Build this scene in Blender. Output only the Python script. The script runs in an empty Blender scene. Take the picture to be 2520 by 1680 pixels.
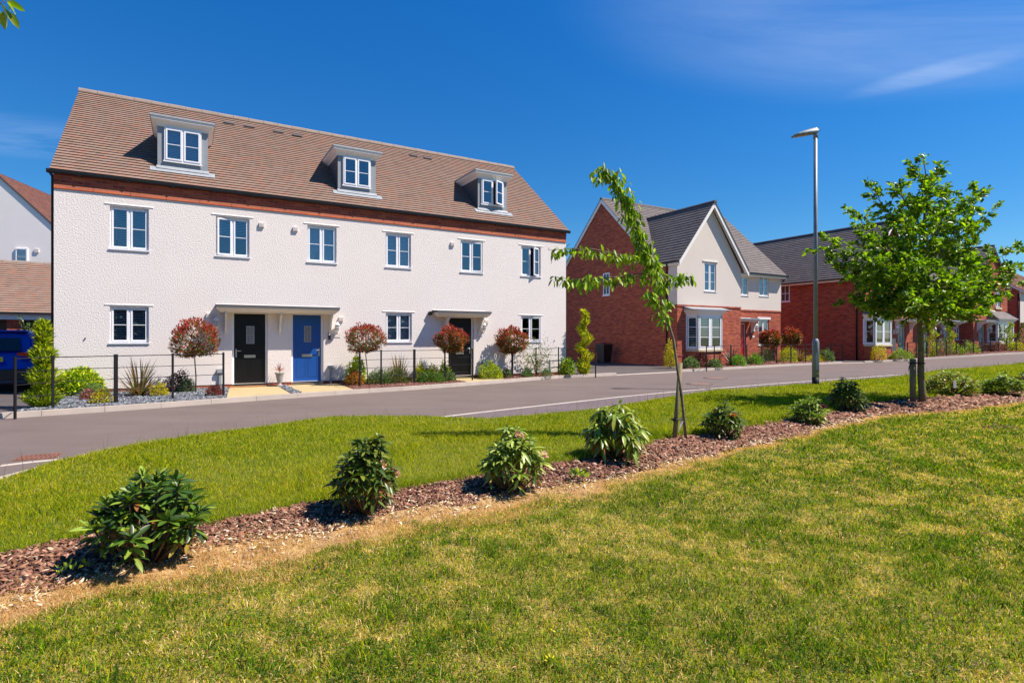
import bpy, math, random
import numpy as np
FASTDEV = False
KERB_LOW = [(-30, -9.6), (3.2, 6.3), (17.6, 19.6)]
SUN_E = 5.0; SKY_E = .07; EXPO = .72; SHIFT = -8/2520
SKY_SAT = 1.25; SKY_HUE = .5; SKY_LO = (.80, .95, 1.02); SKY_MID = (.50, .96, 1.16); SKY_HI = (.26, 1.04, 1.45)
CLOUD_C = (4, 5.5, 8.5)
BLOB1 = (1.35, 1.6, 1.3, .85, 5); BLOB2 = (1.62, 2.08, .36, .13, -42); BLOB3 = (-2.5, 2.75, .9, .45, 15)
from mathutils import Vector, Matrix
random.seed(7); RNG = np.random.default_rng(11)
sc = bpy.context.scene
col = sc.collection
R = math.radians
# ------------------------------------------------------------ camera model (level camera, eye 1.32 m above the terrace base)
EYE, F, CX, HY = 1.32, 1364.0, 1260.0, 832.0
YAW = 0.5275
A_S = 1 / 0.93333                     # second scale in which some positions were measured

def smooth(x):
    x = min(1, max(0, x)); return x*x*(3-2*x)
def rise(X):
    return 0.35*smooth((X-19)/16)
def rise_np(X):
    x = np.clip((X-19)/16, 0, 1); return 0.35*x*x*(3-2*x)
def G(px, py, dz=0.0):                # ground point seen at a place of the photo (full size coordinates)
    Y = (EYE-dz)*F/(py-HY)
    for _ in range(12):
        X = (px-CX)/F*Y
        Y = 0.5*Y+0.5*(EYE-dz-rise(X))*F/(py-HY)
    return ((px-CX)/F*Y, Y)
def Gd(px, py, dz=0.0): return G(px*A_S, py*A_S, dz)
def P3(px, py, Y):                    # point at distance Y
    return Vector(((px-CX)/F*Y, Y, EYE+(HY-py)/F*Y))
def P3d(px, py, Y): return P3(px*A_S, py*A_S, Y)

class Frame:                          # a facade: x along, y back, z up
    def __init__(s, O, yaw=YAW, z0=0.0):
        s.O, s.yaw, s.z0 = O, yaw, z0
        s.U = (math.cos(yaw), math.sin(yaw)); s.N = (math.sin(yaw), -math.cos(yaw))
    def u(s, px, n=0.0):
        t = (px-CX)/F
        ox, oy = s.O[0]+n*s.N[0], s.O[1]+n*s.N[1]
        return (t*oy-ox)/(s.U[0]-t*s.U[1])
    def Y(s, u, n=0.0): return s.O[1]+u*s.U[1]+n*s.N[1]
    def z(s, px, py, n=0.0):
        return EYE+(HY-py)/F*s.Y(s.u(px, n), n)-s.z0
    def w(s, u, n=0.0, z=0.0):
        return Vector((s.O[0]+u*s.U[0]+n*s.N[0], s.O[1]+u*s.U[1]+n*s.N[1], s.z0+z))

# ------------------------------------------------------------ object helpers
def tag(o, label=None, cat=None, group=None, kind=None):
    if label: o['label'] = label
    if cat: o['category'] = cat
    if group: o['group'] = group
    if kind: o['kind'] = kind
    return o
def thing(name, loc, rz=0.0, label=None, cat=None, group=None):
    o = bpy.data.objects.new(name, None); col.objects.link(o)
    o.location = loc; o.rotation_euler = (0, 0, rz); o.empty_display_size = .2
    return tag(o, label, cat, group)

class MB:
    def __init__(s): s.v = []; s.f = []; s.uv = []; s.sm = []
    def face(s, pts, uv=None, smooth=False):
        i = len(s.v); s.v += [tuple(p) for p in pts]; s.f.append(tuple(range(i, i+len(pts))))
        if uv is None:
            a = Vector(pts[0]); n = (Vector(pts[1])-a).cross(Vector(pts[2])-a)
            if n.length < 1e-12 and len(pts) > 3: n = (Vector(pts[2])-a).cross(Vector(pts[3])-a)
            n = Vector((abs(n.x), abs(n.y), abs(n.z)))
            if n.z > n.x and n.z > n.y: uv = [(p[0], p[1]) for p in pts]
            elif n.y >= n.x: uv = [(p[0], p[2]) for p in pts]
            else: uv = [(p[1]+.11, p[2]) for p in pts]
        s.uv += list(uv); s.sm.append(smooth)
    def box(s, x0, x1, y0, y1, z0, z1):
        a = [(x0,y0,z0),(x1,y0,z0),(x1,y1,z0),(x0,y1,z0),(x0,y0,z1),(x1,y0,z1),(x1,y1,z1),(x0,y1,z1)]
        for q in ((0,3,2,1),(4,5,6,7),(0,1,5,4),(1,2,6,5),(2,3,7,6),(3,0,4,7)): s.face([a[i] for i in q])
        return s
    def obox(s, c, ax, ay, az):       # oriented box from centre and half axes
        c = Vector(c); ax, ay, az = Vector(ax), Vector(ay), Vector(az)
        a = [c+i*ax+j*ay+k*az for k in (-1,1) for j in (-1,1) for i in (-1,1)]
        for q in ((0,2,3,1),(4,5,7,6),(0,1,5,4),(1,3,7,5),(3,2,6,7),(2,0,4,6)): s.face([a[i] for i in q])
        return s
    def bar(s, p, q, w, h=None, up=(0,0,1)):
        p, q = Vector(p), Vector(q); d = (q-p)
        if d.length < 1e-9: return s
        u = Vector(up); x = d.cross(u)
        if x.length < 1e-6: x = d.cross(Vector((1,0,0)))
        x.normalize(); z = x.cross(d).normalized()
        return s.obox((p+q)/2, d/2, x*w/2, z*(h or w)/2)
    def prism(s, poly, vec):          # poly: list of 3d points, extruded by vec
        vec = Vector(vec); a = [Vector(p) for p in poly]; b = [p+vec for p in a]
        n = len(a); s.face(a[::-1]); s.face(b)
        for i in range(n): s.face([a[i], a[(i+1) % n], b[(i+1) % n], b[i]])
        return s
    def tube(s, pts, rad, seg=8, cap=True):
        pts = [Vector(p) for p in pts]
        if not hasattr(rad, '__len__'): rad = [rad]*len(pts)
        rings = []; ref = Vector((0.13, 0.91, 0.37))
        for i, p in enumerate(pts):
            d = (pts[min(i+1, len(pts)-1)]-pts[max(i-1, 0)]).normalized()
            x = d.cross(ref)
            if x.length < .05: x = d.cross(Vector((1, 0, 0)))
            x.normalize(); y = d.cross(x)
            rings.append([p+(x*math.cos(2*math.pi*k/seg)+y*math.sin(2*math.pi*k/seg))*rad[i] for k in range(seg)])
        L = 0
        for i in range(len(rings)-1):
            L2 = L+(pts[i+1]-pts[i]).length
            for k in range(seg):
                k2 = (k+1) % seg
                s.face([rings[i][k], rings[i][k2], rings[i+1][k2], rings[i+1][k]],
                       [(k/seg*.3, L), ((k+1)/seg*.3, L), ((k+1)/seg*.3, L2), (k/seg*.3, L2)], True)
            L = L2
        if cap: s.face(rings[0][::-1]); s.face(rings[-1])
        return s
    def lathe(s, c, prof, seg=16):
        c = Vector(c); rs = [[c+Vector((r*math.cos(2*math.pi*k/seg), r*math.sin(2*math.pi*k/seg), z)) for k in range(seg)] for r, z in prof]
        for i in range(len(rs)-1):
            for k in range(seg):
                s.face([rs[i][k], rs[i][(k+1) % seg], rs[i+1][(k+1) % seg], rs[i+1][k]], None, True)
        s.face(rs[0][::-1]); s.face(rs[-1]); return s
    def mark(s):
        if not hasattr(s, 'mk'): s.mk = [0]
        s.mk.append(len(s.f)); return s
    def pieces(s, name, mat, parent=None, bevel=0):       # every marked run of faces becomes a part of its own
        mk = sorted(set(getattr(s, 'mk', [0])+[len(s.f)])); uo = 0; offs = []
        for f in s.f: offs.append(uo); uo += len(f)
        for a, b in zip(mk[:-1], mk[1:]):
            m = MB()
            for i in range(a, b): m.face([s.v[k] for k in s.f[i]], s.uv[offs[i]:offs[i]+len(s.f[i])], s.sm[i])
            if m.f: m.build(name, mat, parent, bevel)
    def build(s, name, mat, parent=None, bevel=0, merge=False):
        me = bpy.data.meshes.new(name); me.from_pydata(s.v, [], s.f)
        uv = me.uv_layers.new(name='UVMap'); uv.data.foreach_set('uv', [c for t in s.uv for c in t])
        me.polygons.foreach_set('use_smooth', s.sm)
        me.materials.append(mat); me.update()
        if merge or any(s.sm) or bevel:
            import bmesh
            bm = bmesh.new(); bm.from_mesh(me); bmesh.ops.remove_doubles(bm, verts=bm.verts, dist=1e-5); bm.to_mesh(me); bm.free()
        o = bpy.data.objects.new(name, me); col.objects.link(o)
        if parent: o.parent = parent
        if bevel:
            m = o.modifiers.new('Bevel', 'BEVEL'); m.width = bevel; m.segments = 2; m.limit_method = 'ANGLE'
        return o

def copy_tree(o, parent=None):
    c = o.copy(); col.objects.link(c); c.parent = parent
    for ch in o.children: copy_tree(ch, c)
    return c

def np_mesh(name, V, faces3=None, faces4=None, mat=None, parent=None, cols=None, smooth=False):
    me = bpy.data.meshes.new(name)
    n3 = 0 if faces3 is None else len(faces3); n4 = 0 if faces4 is None else len(faces4)
    me.vertices.add(len(V)); me.vertices.foreach_set('co', np.ascontiguousarray(V, dtype=np.float32).ravel())
    loops = np.concatenate(([] if not n3 else [np.asarray(faces3).ravel()])+([] if not n4 else [np.asarray(faces4).ravel()])).astype(np.int32)
    me.loops.add(len(loops)); me.loops.foreach_set('vertex_index', loops)
    me.polygons.add(n3+n4)
    st = np.concatenate((np.arange(n3)*3, n3*3+np.arange(n4)*4)).astype(np.int32)
    me.polygons.foreach_set('loop_start', st)
    if smooth: me.polygons.foreach_set('use_smooth', np.ones(n3+n4, dtype=bool))
    me.update(calc_edges=True)
    if cols is not None:
        c4 = np.ones((len(V), 4), dtype=np.float32); c4[:, :3] = cols
        a = me.attributes.new('col', 'FLOAT_COLOR', 'POINT'); a.data.foreach_set('color', c4.ravel())
    if mat: me.materials.append(mat)
    o = bpy.data.objects.new(name, me); col.objects.link(o)
    if parent: o.parent = parent
    return o

# ------------------------------------------------------------ value noise in numpy
def vnoise(x, y, seed=0):
    xi = np.floor(x).astype(np.int64); yi = np.floor(y).astype(np.int64)
    fx = x-xi; fy = y-yi; fx = fx*fx*(3-2*fx); fy = fy*fy*(3-2*fy)
    def h(a, b):
        n = (a*374761393+b*668265263+seed*1274126177) & 0xffffffff
        n = ((n ^ (n >> 13))*1274126177) & 0xffffffff
        return ((n ^ (n >> 16)) & 0xffff)/65535.0
    return (h(xi, yi)*(1-fx)+h(xi+1, yi)*fx)*(1-fy)+(h(xi, yi+1)*(1-fx)+h(xi+1, yi+1)*fx)*fy
def fbm(x, y, seed=0, o=4):
    r = 0; a = .5; t = 0
    for i in range(o):
        r = r+a*vnoise(x*2**i, y*2**i, seed+i); t += a; a *= .55
    return r/t

# ------------------------------------------------------------ materials
def new_mat(name):
    m = bpy.data.materials.new(name); m.use_nodes = True; nt = m.node_tree; nt.nodes.clear()
    out = nt.nodes.new('ShaderNodeOutputMaterial'); b = nt.nodes.new('ShaderNodeBsdfPrincipled')
    nt.links.new(b.outputs[0], out.inputs[0]); return m, nt, b, out
def N(nt, t, **kw):
    n = nt.nodes.new(t)
    for k, v in kw.items():
        if k in ('operation', 'blend_type', 'data_type', 'feature', 'offset', 'squash', 'offset_frequency', 'attribute_name', 'noise_dimensions', 'normalize', 'distance', 'clamp_factor', 'interpolation'): setattr(n, k, v)
    return n
def ramp(nt, fac, stops):
    r = nt.nodes.new('ShaderNodeValToRGB'); e = r.color_ramp.elements
    while len(e) < len(stops): e.new(.5)
    for el, (p, c) in zip(e, stops): el.position = p; el.color = (*c, 1) if len(c) == 3 else c
    nt.links.new(fac, r.inputs[0]); return r.outputs[0]
def noise(nt, scale, detail=4, rough=.6, co=None, vec=None):
    n = nt.nodes.new('ShaderNodeTexNoise'); n.inputs['Scale'].default_value = scale; n.inputs['Detail'].default_value = detail; n.inputs['Roughness'].default_value = rough
    if vec is None:
        tc = nt.nodes.new('ShaderNodeTexCoord'); vec = tc.outputs[co or 'Object']
    nt.links.new(vec, n.inputs['Vector']); return n.outputs['Fac']
def mixc(nt, f, a, b, mode='MIX'):
    m = nt.nodes.new('ShaderNodeMix'); m.data_type = 'RGBA'; m.blend_type = mode
    for s, v in ((0, f), (6, a), (7, b)):
        if isinstance(v, (int, float)): m.inputs[s].default_value = v
        elif isinstance(v, tuple): m.inputs[s].default_value = (*v, 1) if len(v) == 3 else v
        else: nt.links.new(v, m.inputs[s])
    return m.outputs[2]
def bump(nt, b, h, strength=.5, dist=.01):
    n = nt.nodes.new('ShaderNodeBump'); n.inputs['Strength'].default_value = strength; n.inputs['Distance'].default_value = dist
    nt.links.new(h, n.inputs['Height']); nt.links.new(n.outputs[0], b.inputs['Normal']); return n

def simple(name, c, rough=.5, metal=0, var=.12, vs=6, bs=None, bd=.002, spec=.5):
    m, nt, b, out = new_mat(name)
    f = noise(nt, vs, 5, .65)
    a = tuple(max(0, x*(1-var)) for x in c); z = tuple(min(1, x*(1+var)) for x in c)
    nt.links.new(ramp(nt, f, [(.3, a), (.7, z)]), b.inputs['Base Color'])
    b.inputs['Roughness'].default_value = rough; b.inputs['Metallic'].default_value = metal
    b.inputs['Specular IOR Level'].default_value = spec
    if bs: bump(nt, b, noise(nt, bs, 4, .6), .5, bd)
    return m

def render_mat(name, c=(.80, .732, .685), bs=30, bd=.0042):
    m, nt, b, out = new_mat(name)
    big = noise(nt, .9, 5, .6); fine = noise(nt, 30, 3, .6)
    c1 = mixc(nt, big, tuple(x*.93 for x in c), tuple(min(1, x*1.04) for x in c))
    st = noise(nt, 1.0, 4, .7, vec=None)
    nt.links.new(c1, b.inputs['Base Color']); b.inputs['Roughness'].default_value = .9; b.inputs['Specular IOR Level'].default_value = .15
    tc = N(nt, 'ShaderNodeTexCoord'); mp = N(nt, 'ShaderNodeMapping'); mp.inputs['Scale'].default_value = (1, 1, 1.25)
    nt.links.new(tc.outputs['Object'], mp.inputs['Vector'])
    n1 = noise(nt, bs, 3.0, .6, vec=mp.outputs[0]); r1 = ramp(nt, n1, [(.38, (0, 0, 0)), (.64, (1, 1, 1))])
    bump(nt, b, r1, 1.0, bd)
    return m

def brick_mat(name, cols, mortar=(.26, .15, .11), w=.225, h=.075, ms=.008, off=.5, rough=.85, bd=.006, dark=.25):
    m, nt, b, out = new_mat(name)
    uvn = N(nt, 'ShaderNodeUVMap')
    t = N(nt, 'ShaderNodeTexBrick'); t.offset = off; t.squash = 1
    for k, v in (('Scale', 1), ('Mortar Size', ms), ('Mortar Smooth', .1), ('Bias', 0), ('Brick Width', w), ('Row Height', h)): t.inputs[k].default_value = v
    nt.links.new(uvn.outputs[0], t.inputs['Vector'])
    # per-brick random value from the cell the brick falls in
    sep = N(nt, 'ShaderNodeSeparateXYZ'); nt.links.new(uvn.outputs[0], sep.inputs[0])
    def M(op, a, c=None):
        n = N(nt, 'ShaderNodeMath', operation=op)
        for i, v in enumerate((a, c)):
            if v is None: continue
            if isinstance(v, (int, float)): n.inputs[i].default_value = v
            else: nt.links.new(v, n.inputs[i])
        return n.outputs[0]
    row = M('FLOOR', M('DIVIDE', sep.outputs[1], h)); par = M('MULTIPLY', M('MODULO', M('ABSOLUTE', row), 2), off)
    cx = M('FLOOR', M('SUBTRACT', M('DIVIDE', sep.outputs[0], w), par))
    cmb = N(nt, 'ShaderNodeCombineXYZ'); nt.links.new(cx, cmb.inputs[0]); nt.links.new(row, cmb.inputs[1])
    wn = N(nt, 'ShaderNodeTexWhiteNoise'); nt.links.new(cmb.outputs[0], wn.inputs[0])
    n = len(cols); c = ramp(nt, wn.outputs['Value'], [(i/(n-1), k) for i, k in enumerate(cols)])
    c = mixc(nt, mixc(nt, .5, noise(nt, 1.3, 5, .6, 'Object'), noise(nt, 40, 3, .6, 'Object')), mixc(nt, 1.0, c, (1-dark,)*3, 'MULTIPLY'), mixc(nt, 1.0, c, (1+dark,)*3, 'MULTIPLY'))
    nt.links.new(mixc(nt, t.outputs['Fac'], c, mortar), b.inputs['Base Color'])
    b.inputs['Roughness'].default_value = rough; b.inputs['Specular IOR Level'].default_value = .2
    inv = M('SUBTRACT', 1.0, t.outputs['Fac']); hh = M('ADD', inv, M('MULTIPLY', noise(nt, 60, 3, .6, 'Object'), .5))
    bump(nt, b, hh, .6, bd)
    return m

def foliage(name, trans=.3, rough=.45, spec=.35, attr='col'):
    m, nt, b, out = new_mat(name)
    a = N(nt, 'ShaderNodeAttribute'); a.attribute_name = attr
    nt.links.new(a.outputs['Color'], b.inputs['Base Color']); b.inputs['Roughness'].default_value = rough; b.inputs['Specular IOR Level'].default_value = spec
    tr = N(nt, 'ShaderNodeBsdfTranslucent'); g = mixc(nt, 1.0, a.outputs['Color'], (1.5, 1.7, .55), 'MULTIPLY'); nt.links.new(g, tr.inputs['Color'])
    mx = N(nt, 'ShaderNodeMixShader'); mx.inputs[0].default_value = trans
    nt.links.new(b.outputs[0], mx.inputs[1]); nt.links.new(tr.outputs[0], mx.inputs[2]); nt.links.new(mx.outputs[0], out.inputs[0])
    return m

M = {}
M['render'] = render_mat('rough_cast_render')
M['render_c'] = render_mat('white_smooth_render', (.95, .88, .82), 30, .001)
M['render_b'] = render_mat('smooth_cast_render', (.66, .585, .52), 30, .002)
M['brick'] = brick_mat('red_brick', [(.32, .055, .028), (.43, .085, .038), (.51, .12, .052), (.39, .068, .036), (.24, .042, .03), (.46, .09, .042)])
M['brick_orange'] = brick_mat('orange_brick', [(.42, .10, .045), (.5, .13, .06), (.38, .09, .045)], w=.225, h=.075)
M['tile_brown'] = brick_mat('brown_roof_tile', [(.245, .162, .122), (.265, .18, .14), (.225, .152, .118), (.29, .155, .11), (.255, .175, .138), (.21, .138, .106)], mortar=(.13, .085, .062), w=.17, h=.145, ms=.0015, bd=.002, dark=.14)
M['tile_grey'] = brick_mat('grey_roof_tile', [(.165, .14, .13), (.19, .165, .155), (.15, .128, .122), (.178, .152, .142)], mortar=(.05, .045, .045), w=.30, h=.19, ms=.002, bd=.002, dark=.12)
M['tile_red'] = brick_mat('red_roof_tile', [(.20, .085, .065), (.25, .11, .08), (.16, .075, .06), (.22, .10, .075)], mortar=(.05, .03, .03), w=.20, h=.17, ms=.003, bd=.004)
M['ridge_grey'] = simple('grey_ridge_tile', (.09, .085, .09), .8, bs=40)
M['ridge_brown'] = simple('brown_ridge_tile', (.25, .19, .15), .85, bs=40)
M['pvc'] = simple('white_upvc', (.82, .82, .84), .28, var=.02)
M['white'] = simple('white_painted_board', (.80, .77, .74), .45, var=.03)
M['cream'] = simple('cream_door_canopy', (.80, .73, .62), .5, var=.03)
M['lead'] = simple('grey_lead_sheet', (.30, .32, .34), .45, var=.15, bs=12)
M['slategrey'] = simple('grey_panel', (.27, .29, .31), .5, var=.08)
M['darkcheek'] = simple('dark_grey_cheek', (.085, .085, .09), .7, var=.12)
M['black'] = simple('black_gutter_plastic', (.012, .012, .014), .35, var=.2)
M['iron'] = simple('black_painted_steel', (.010, .009, .010), .6, var=.25, spec=.25)
M['steel'] = simple('brushed_steel', (.62, .60, .58), .3, metal=1, var=.08)
M['galv'] = simple('galvanised_steel', (.19, .225, .25), .5, metal=.1, var=.2, vs=3)
M['stone'] = simple('yellow_stone_sill', (.52, .43, .28), .8, var=.1, bs=60)
M['kerb'] = simple('pale_concrete_kerb', (.42, .355, .30), .85, var=.1, vs=3, bs=80)
M['line'] = simple('pale_flush_edging', (.48, .42, .37), .85, var=.1, vs=3, bs=80)
M['vent'] = simple('cream_vent_plastic', (.72, .66, .61), .5, var=.04)
M['dark'] = simple('dark_void', (.012, .012, .012), .9)
M['blind'] = simple('white_blind_slat', (.60, .62, .65), .5, var=.03)
M['sheer'] = simple('grey_sheer_curtain', (.46, .52, .60), .8, var=.25, vs=3)
M['room_shade'] = simple('interior_shade_dark', (.035, .035, .035), .9)  # near-black so rooms read dim: their shade is put into the colour
M['door_black'] = simple('black_composite_door', (.006, .006, .007), .35, var=.2, spec=.3)
M['door_blue'] = simple('blue_composite_door', (.004, .07, .30), .4, var=.05)
M['door_red'] = simple('red_composite_door', (.45, .008, .012), .3, var=.05)
M['door_green'] = simple('sage_green_door', (.12, .20, .13), .4, var=.06)
M['plate_y'] = simple('yellow_plate', (.75, .60, .02), .35, var=.03)
def glass_mat():
    m, nt, b, out = new_mat('window_glass'); nt.nodes.remove(b)
    tr = N(nt, 'ShaderNodeBsdfTransparent'); tr.inputs[0].default_value = (.88, .92, .96, 1)
    gl = N(nt, 'ShaderNodeBsdfGlossy'); gl.inputs[0].default_value = (.9, .95, 1, 1); gl.inputs['Roughness'].default_value = .02
    bp = N(nt, 'ShaderNodeBump'); bp.inputs['Strength'].default_value = .04; bp.inputs['Distance'].default_value = .02; nt.links.new(noise(nt, 1.2, 2, .5), bp.inputs['Height']); nt.links.new(bp.outputs[0], gl.inputs['Normal'])
    lw = N(nt, 'ShaderNodeFresnel'); lw.inputs[0].default_value = 1.5
    ad = N(nt, 'ShaderNodeMath', operation='MULTIPLY_ADD'); ad.inputs[1].default_value = 1.6; ad.inputs[2].default_value = .13; nt.links.new(lw.outputs[0], ad.inputs[0])
    mx = N(nt, 'ShaderNodeMixShader'); nt.links.new(ad.outputs[0], mx.inputs[0]); nt.links.new(tr.outputs[0], mx.inputs[1]); nt.links.new(gl.outputs[0], mx.inputs[2]); nt.links.new(mx.outputs[0], out.inputs[0])
    return m
M['glass'] = glass_mat()
def asphalt(name, a, z, sp=(.30, .27, .26)):
    m, nt, b, out = new_mat(name)
    tc = N(nt, 'ShaderNodeTexCoord'); mp = N(nt, 'ShaderNodeMapping'); mp.inputs['Rotation'].default_value = (0, 0, -.62); mp.inputs['Scale'].default_value = (.35, 1.6, 1)
    nt.links.new(tc.outputs['Object'], mp.inputs['Vector'])
    streak = noise(nt, .9, 5, .6, vec=mp.outputs[0]); spot = noise(nt, 90, 2, .7); mid = noise(nt, 1.1, 6, .65)
    c = ramp(nt, streak, [(.3, a), (.7, z)])
    c = mixc(nt, ramp(nt, mid, [(.45, (0, 0, 0)), (.75, (.35, .35, .35))]), c, tuple(x*.72 for x in a))
    c = mixc(nt, ramp(nt, spot, [(.56, (0, 0, 0)), (.72, (.7, .7, .7))]), c, sp)
    c = mixc(nt, ramp(nt, spot, [(.30, (.5, .5, .5)), (.42, (0, 0, 0))]), c, tuple(x*.5 for x in a))
    nt.links.new(c, b.inputs['Base Color']); b.inputs['Roughness'].default_value = .8; b.inputs['Specular IOR Level'].default_value = .3
    bump(nt, b, spot, .5, .006); return m
M['asphalt'] = asphalt('road_asphalt', (.128, .097, .085), (.164, .127, .111), (.24, .19, .17))
M['asphalt_dark'] = asphalt('drive_asphalt', (.08, .064, .062), (.105, .088, .082), (.16, .13, .12))
M['asphalt_path'] = asphalt('path_asphalt', (.125, .092, .095), (.155, .118, .12))
def groundmix(name, stops, s1=3, s2=60, rough=.95, bd=.01):
    m, nt, b, out = new_mat(name)
    f = mixc(nt, .5, noise(nt, s1, 5, .65), noise(nt, s2, 4, .7))
    nt.links.new(ramp(nt, f, stops), b.inputs['Base Color']); b.inputs['Roughness'].default_value = rough; b.inputs['Specular IOR Level'].default_value = .1
    bump(nt, b, noise(nt, s2, 4, .7), .8, bd); return m
M['soil_lawn'] = groundmix('lawn_thatch', [(.35, (.085, .095, .012)), (.48, (.17, .155, .03)), (.6, (.32, .22, .07))])
M['soil_straw'] = groundmix('straw_thatch', [(.36, (.15, .075, .035)), (.5, (.34, .20, .09)), (.64, (.56, .40, .20))], 5, 50)
M['soil_verge'] = groundmix('verge_soil', [(.35, (.07, .085, .012)), (.5, (.13, .15, .02)), (.65, (.17, .16, .04))])
M['soil_bed'] = groundmix('bark_mulch', [(.38, (.035, .018, .014)), (.5, (.13, .06, .045)), (.62, (.24, .13, .10))], 8, 45, bd=.02)
M['soil_slate'] = groundmix('slate_base', [(.38, (.05, .055, .065)), (.5, (.12, .13, .145)), (.62, (.22, .23, .25))], 8, 45, bd=.02)
M['paving'] = brick_mat('buff_paving', [(.44, .34, .18), (.47, .37, .20), (.41, .32, .165)], mortar=(.38, .27, .12), w=.6, h=.45, ms=.008, bd=.002, dark=.06)
M['wood_stake'] = simple('weathered_stake_wood', (.20, .165, .08), .85, var=.3, vs=14, bs=40)
M['bark'] = simple('greyish_tree_bark', (.15, .135, .06), .9, var=.4, vs=16, bs=30, bd=.01)
M['bark_cherry'] = simple('cherry_bark', (.17, .13, .085), .8, var=.3, vs=20, bs=40)
M['stem'] = simple('brown_stem', (.16, .10, .06), .85, var=.3, vs=20)
M['strap'] = simple('black_rubber_strap', (.012, .012, .012), .5)
M['leaf'] = foliage('broad_leaf', .32, .42, .3)
M['leaf_soft'] = foliage('soft_leaf', .32, .6, .2)
M['grass'] = foliage('grass_blade', .35, .7, .08)
M['chips'] = foliage('chips', 0.0, .85, .15)
# ============================================================ GROUND
AX = np.array([.8, .6]); WX = np.array([-.6, .8])
def sw(P): P = np.asarray(P, float); return np.stack([P @ AX, P @ WX], -1)
def xy(s, w): return s*.8-w*.6, s*.6+w*.8
def curve(pts, dz=0.0, disp=True):
    a = sw([(Gd if disp else G)(x, y, dz) for x, y in pts]); a = a[np.argsort(a[:, 0])]
    def f(s):
        s = np.asarray(s, float); r = np.interp(s, a[:, 0], a[:, 1])
        k0 = np.clip((a[2, 1]-a[0, 1])/(a[2, 0]-a[0, 0]), -.35, .35); k1 = np.clip((a[-1, 1]-a[-3, 1])/(a[-1, 0]-a[-3, 0]), -.3, .3)
        r = np.where(s < a[0, 0], a[0, 1]+(s-a[0, 0])*k0, r); return np.where(s > a[-1, 0], a[-1, 1]+(s-a[-1, 0])*k1, r)
    f.pts = a; return f
c_up = curve([(0,1293),(99,1270),(198,1246),(476,1218),(575,1198),(694,1171),(774,1165),(933,1135),(1307,1072),(1381,1060),(1473,1036),(1527,1017),(1574,1010),(1640,1008),(1714,990),(1807,973),(1902,957),(1994,936),(2068,925),(2216,916),(2352,906)])
c_low = curve([(0,1364),(159,1331),(238,1311),(429,1260),(556,1234),(754,1210),(933,1173),(1307,1112),(1426,1095),(1509,1068),(1628,1045),(1694,1028),(1798,1007),(1902,978),(2007,955),(2167,946),(2240,936),(2352,923)])
c_straw = curve([(0,1448),(198,1377),(397,1337),(595,1318),(754,1268),(933,1238),(1130,1190),(1307,1150),(1396,1130),(1515,1090),(1628,1066),(1723,1034),(1872,1003),(2007,966),(2167,951),(2240,941),(2352,929)])
c_edge = curve([(0,1104),(70,1082),(130,1062),(280,1033),(430,1009),(600,987),(740,968),(930,966),(1090,972),(1200,962),(1340,948),(1600,906),(1873,887),(2075,869),(2120,857),(2250,846),(2352,836)], -.06)
c_kerb = curve([(0,1030.5),(175,1019),(319,1009),(443,1000),(560,990.7),(700,981),(900,966.7),(1010,959.8),(1207,944.6),(1370,930.8),(1460,926.5),(1650,916.5),(1782,909.4),(1870,904.5),(1948,899.9),(2080,894),(2280,884),(2400,877),(2520,870)], -.08, False)
_cs = c_straw
def c_straw(s): return _cs(s)+.24*(c_low(s)-_cs(s))+.07*(vnoise(np.asarray(s, float)*2.1, np.asarray(s, float)*0+3, 91)-.5)*2
def terr(X, Y):
    X = np.asarray(X, float); Y = np.asarray(Y, float)
    s = X*.8+Y*.6; w = -X*.6+Y*.8
    z = rise_np(X)
    up, lo, ed, st = c_up(s), c_low(s), c_edge(s), c_straw(s)
    near = w < ed
    n = (fbm(X*.3+40, Y*.3+9, 3, 2)-.5)*.06*np.clip((np.abs(w-up))*1.2, 0, 1)
    t = np.clip((ed-w)/.55, 0, 1); t = t*t*(3-2*t)
    ms = np.clip((s+.6)/4, .3, 1); verge = -.06+t*(.04+.09*ms)
    bm = np.clip((w-st)/np.maximum(up-st, .05), 0, 1)
    bed = .05*np.sin(bm*math.pi*.5)**2
    h = np.where(w > up, np.minimum(verge, .05+np.clip((w-up)/.5, 0, 1)*.05), np.where(w > st, bed, 0))
    h = np.where(near, h+n*np.where(w > up, t, 1), -.08)
    return z+h
def tz(x, y): return float(terr(x, y))
def strip(name, fa, fb, nw, mat, s0=-22, s1=90, ds=.25, zfun=None, dz=0, kind='structure', wp=1.0):
    ss = np.concatenate([np.arange(s0, 40, ds), np.arange(40, s1, 3)]); ns = len(ss)
    t = np.linspace(0, 1, nw)**wp
    A, B = fa(ss), fb(ss); W = A[:, None]+(B-A)[:, None]*t[None]; S = np.repeat(ss[:, None], nw, 1)
    X, Y = xy(S, W); Z = (zfun or terr)(X, Y)+dz
    V = np.stack([X, Y, Z], -1).reshape(-1, 3)
    i = np.arange(ns-1)[:, None]*nw+np.arange(nw-1)[None]; Fq = np.stack([i, i+nw, i+nw+1, i+1], -1).reshape(-1, 4)
    o = np_mesh(name, V, None, Fq, mat, smooth=True); o['kind'] = kind; return o
roadz = lambda X, Y: rise_np(X)-.08+0*Y
def gardz(X, Y):
    s = X*.8+Y*.6; w = -X*.6+Y*.8; low = np.zeros_like(X)
    for a, b in KERB_LOW: low = np.maximum(low, np.clip((X-a+.3)/.3, 0, 1)*np.clip((b+1.0-X)/.2, 0, 1))
    return rise_np(X)-.06*low*np.clip(1.1-(w-c_kerb(s))/1.1, 0, 1)
cst = lambda v: (lambda s: 0*s+v)
off = lambda f, d: (lambda s: f(s)+d)
e = 1e-4
strip('lawn', cst(-45), off(c_straw, -16), 30, M['soil_lawn'])
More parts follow.
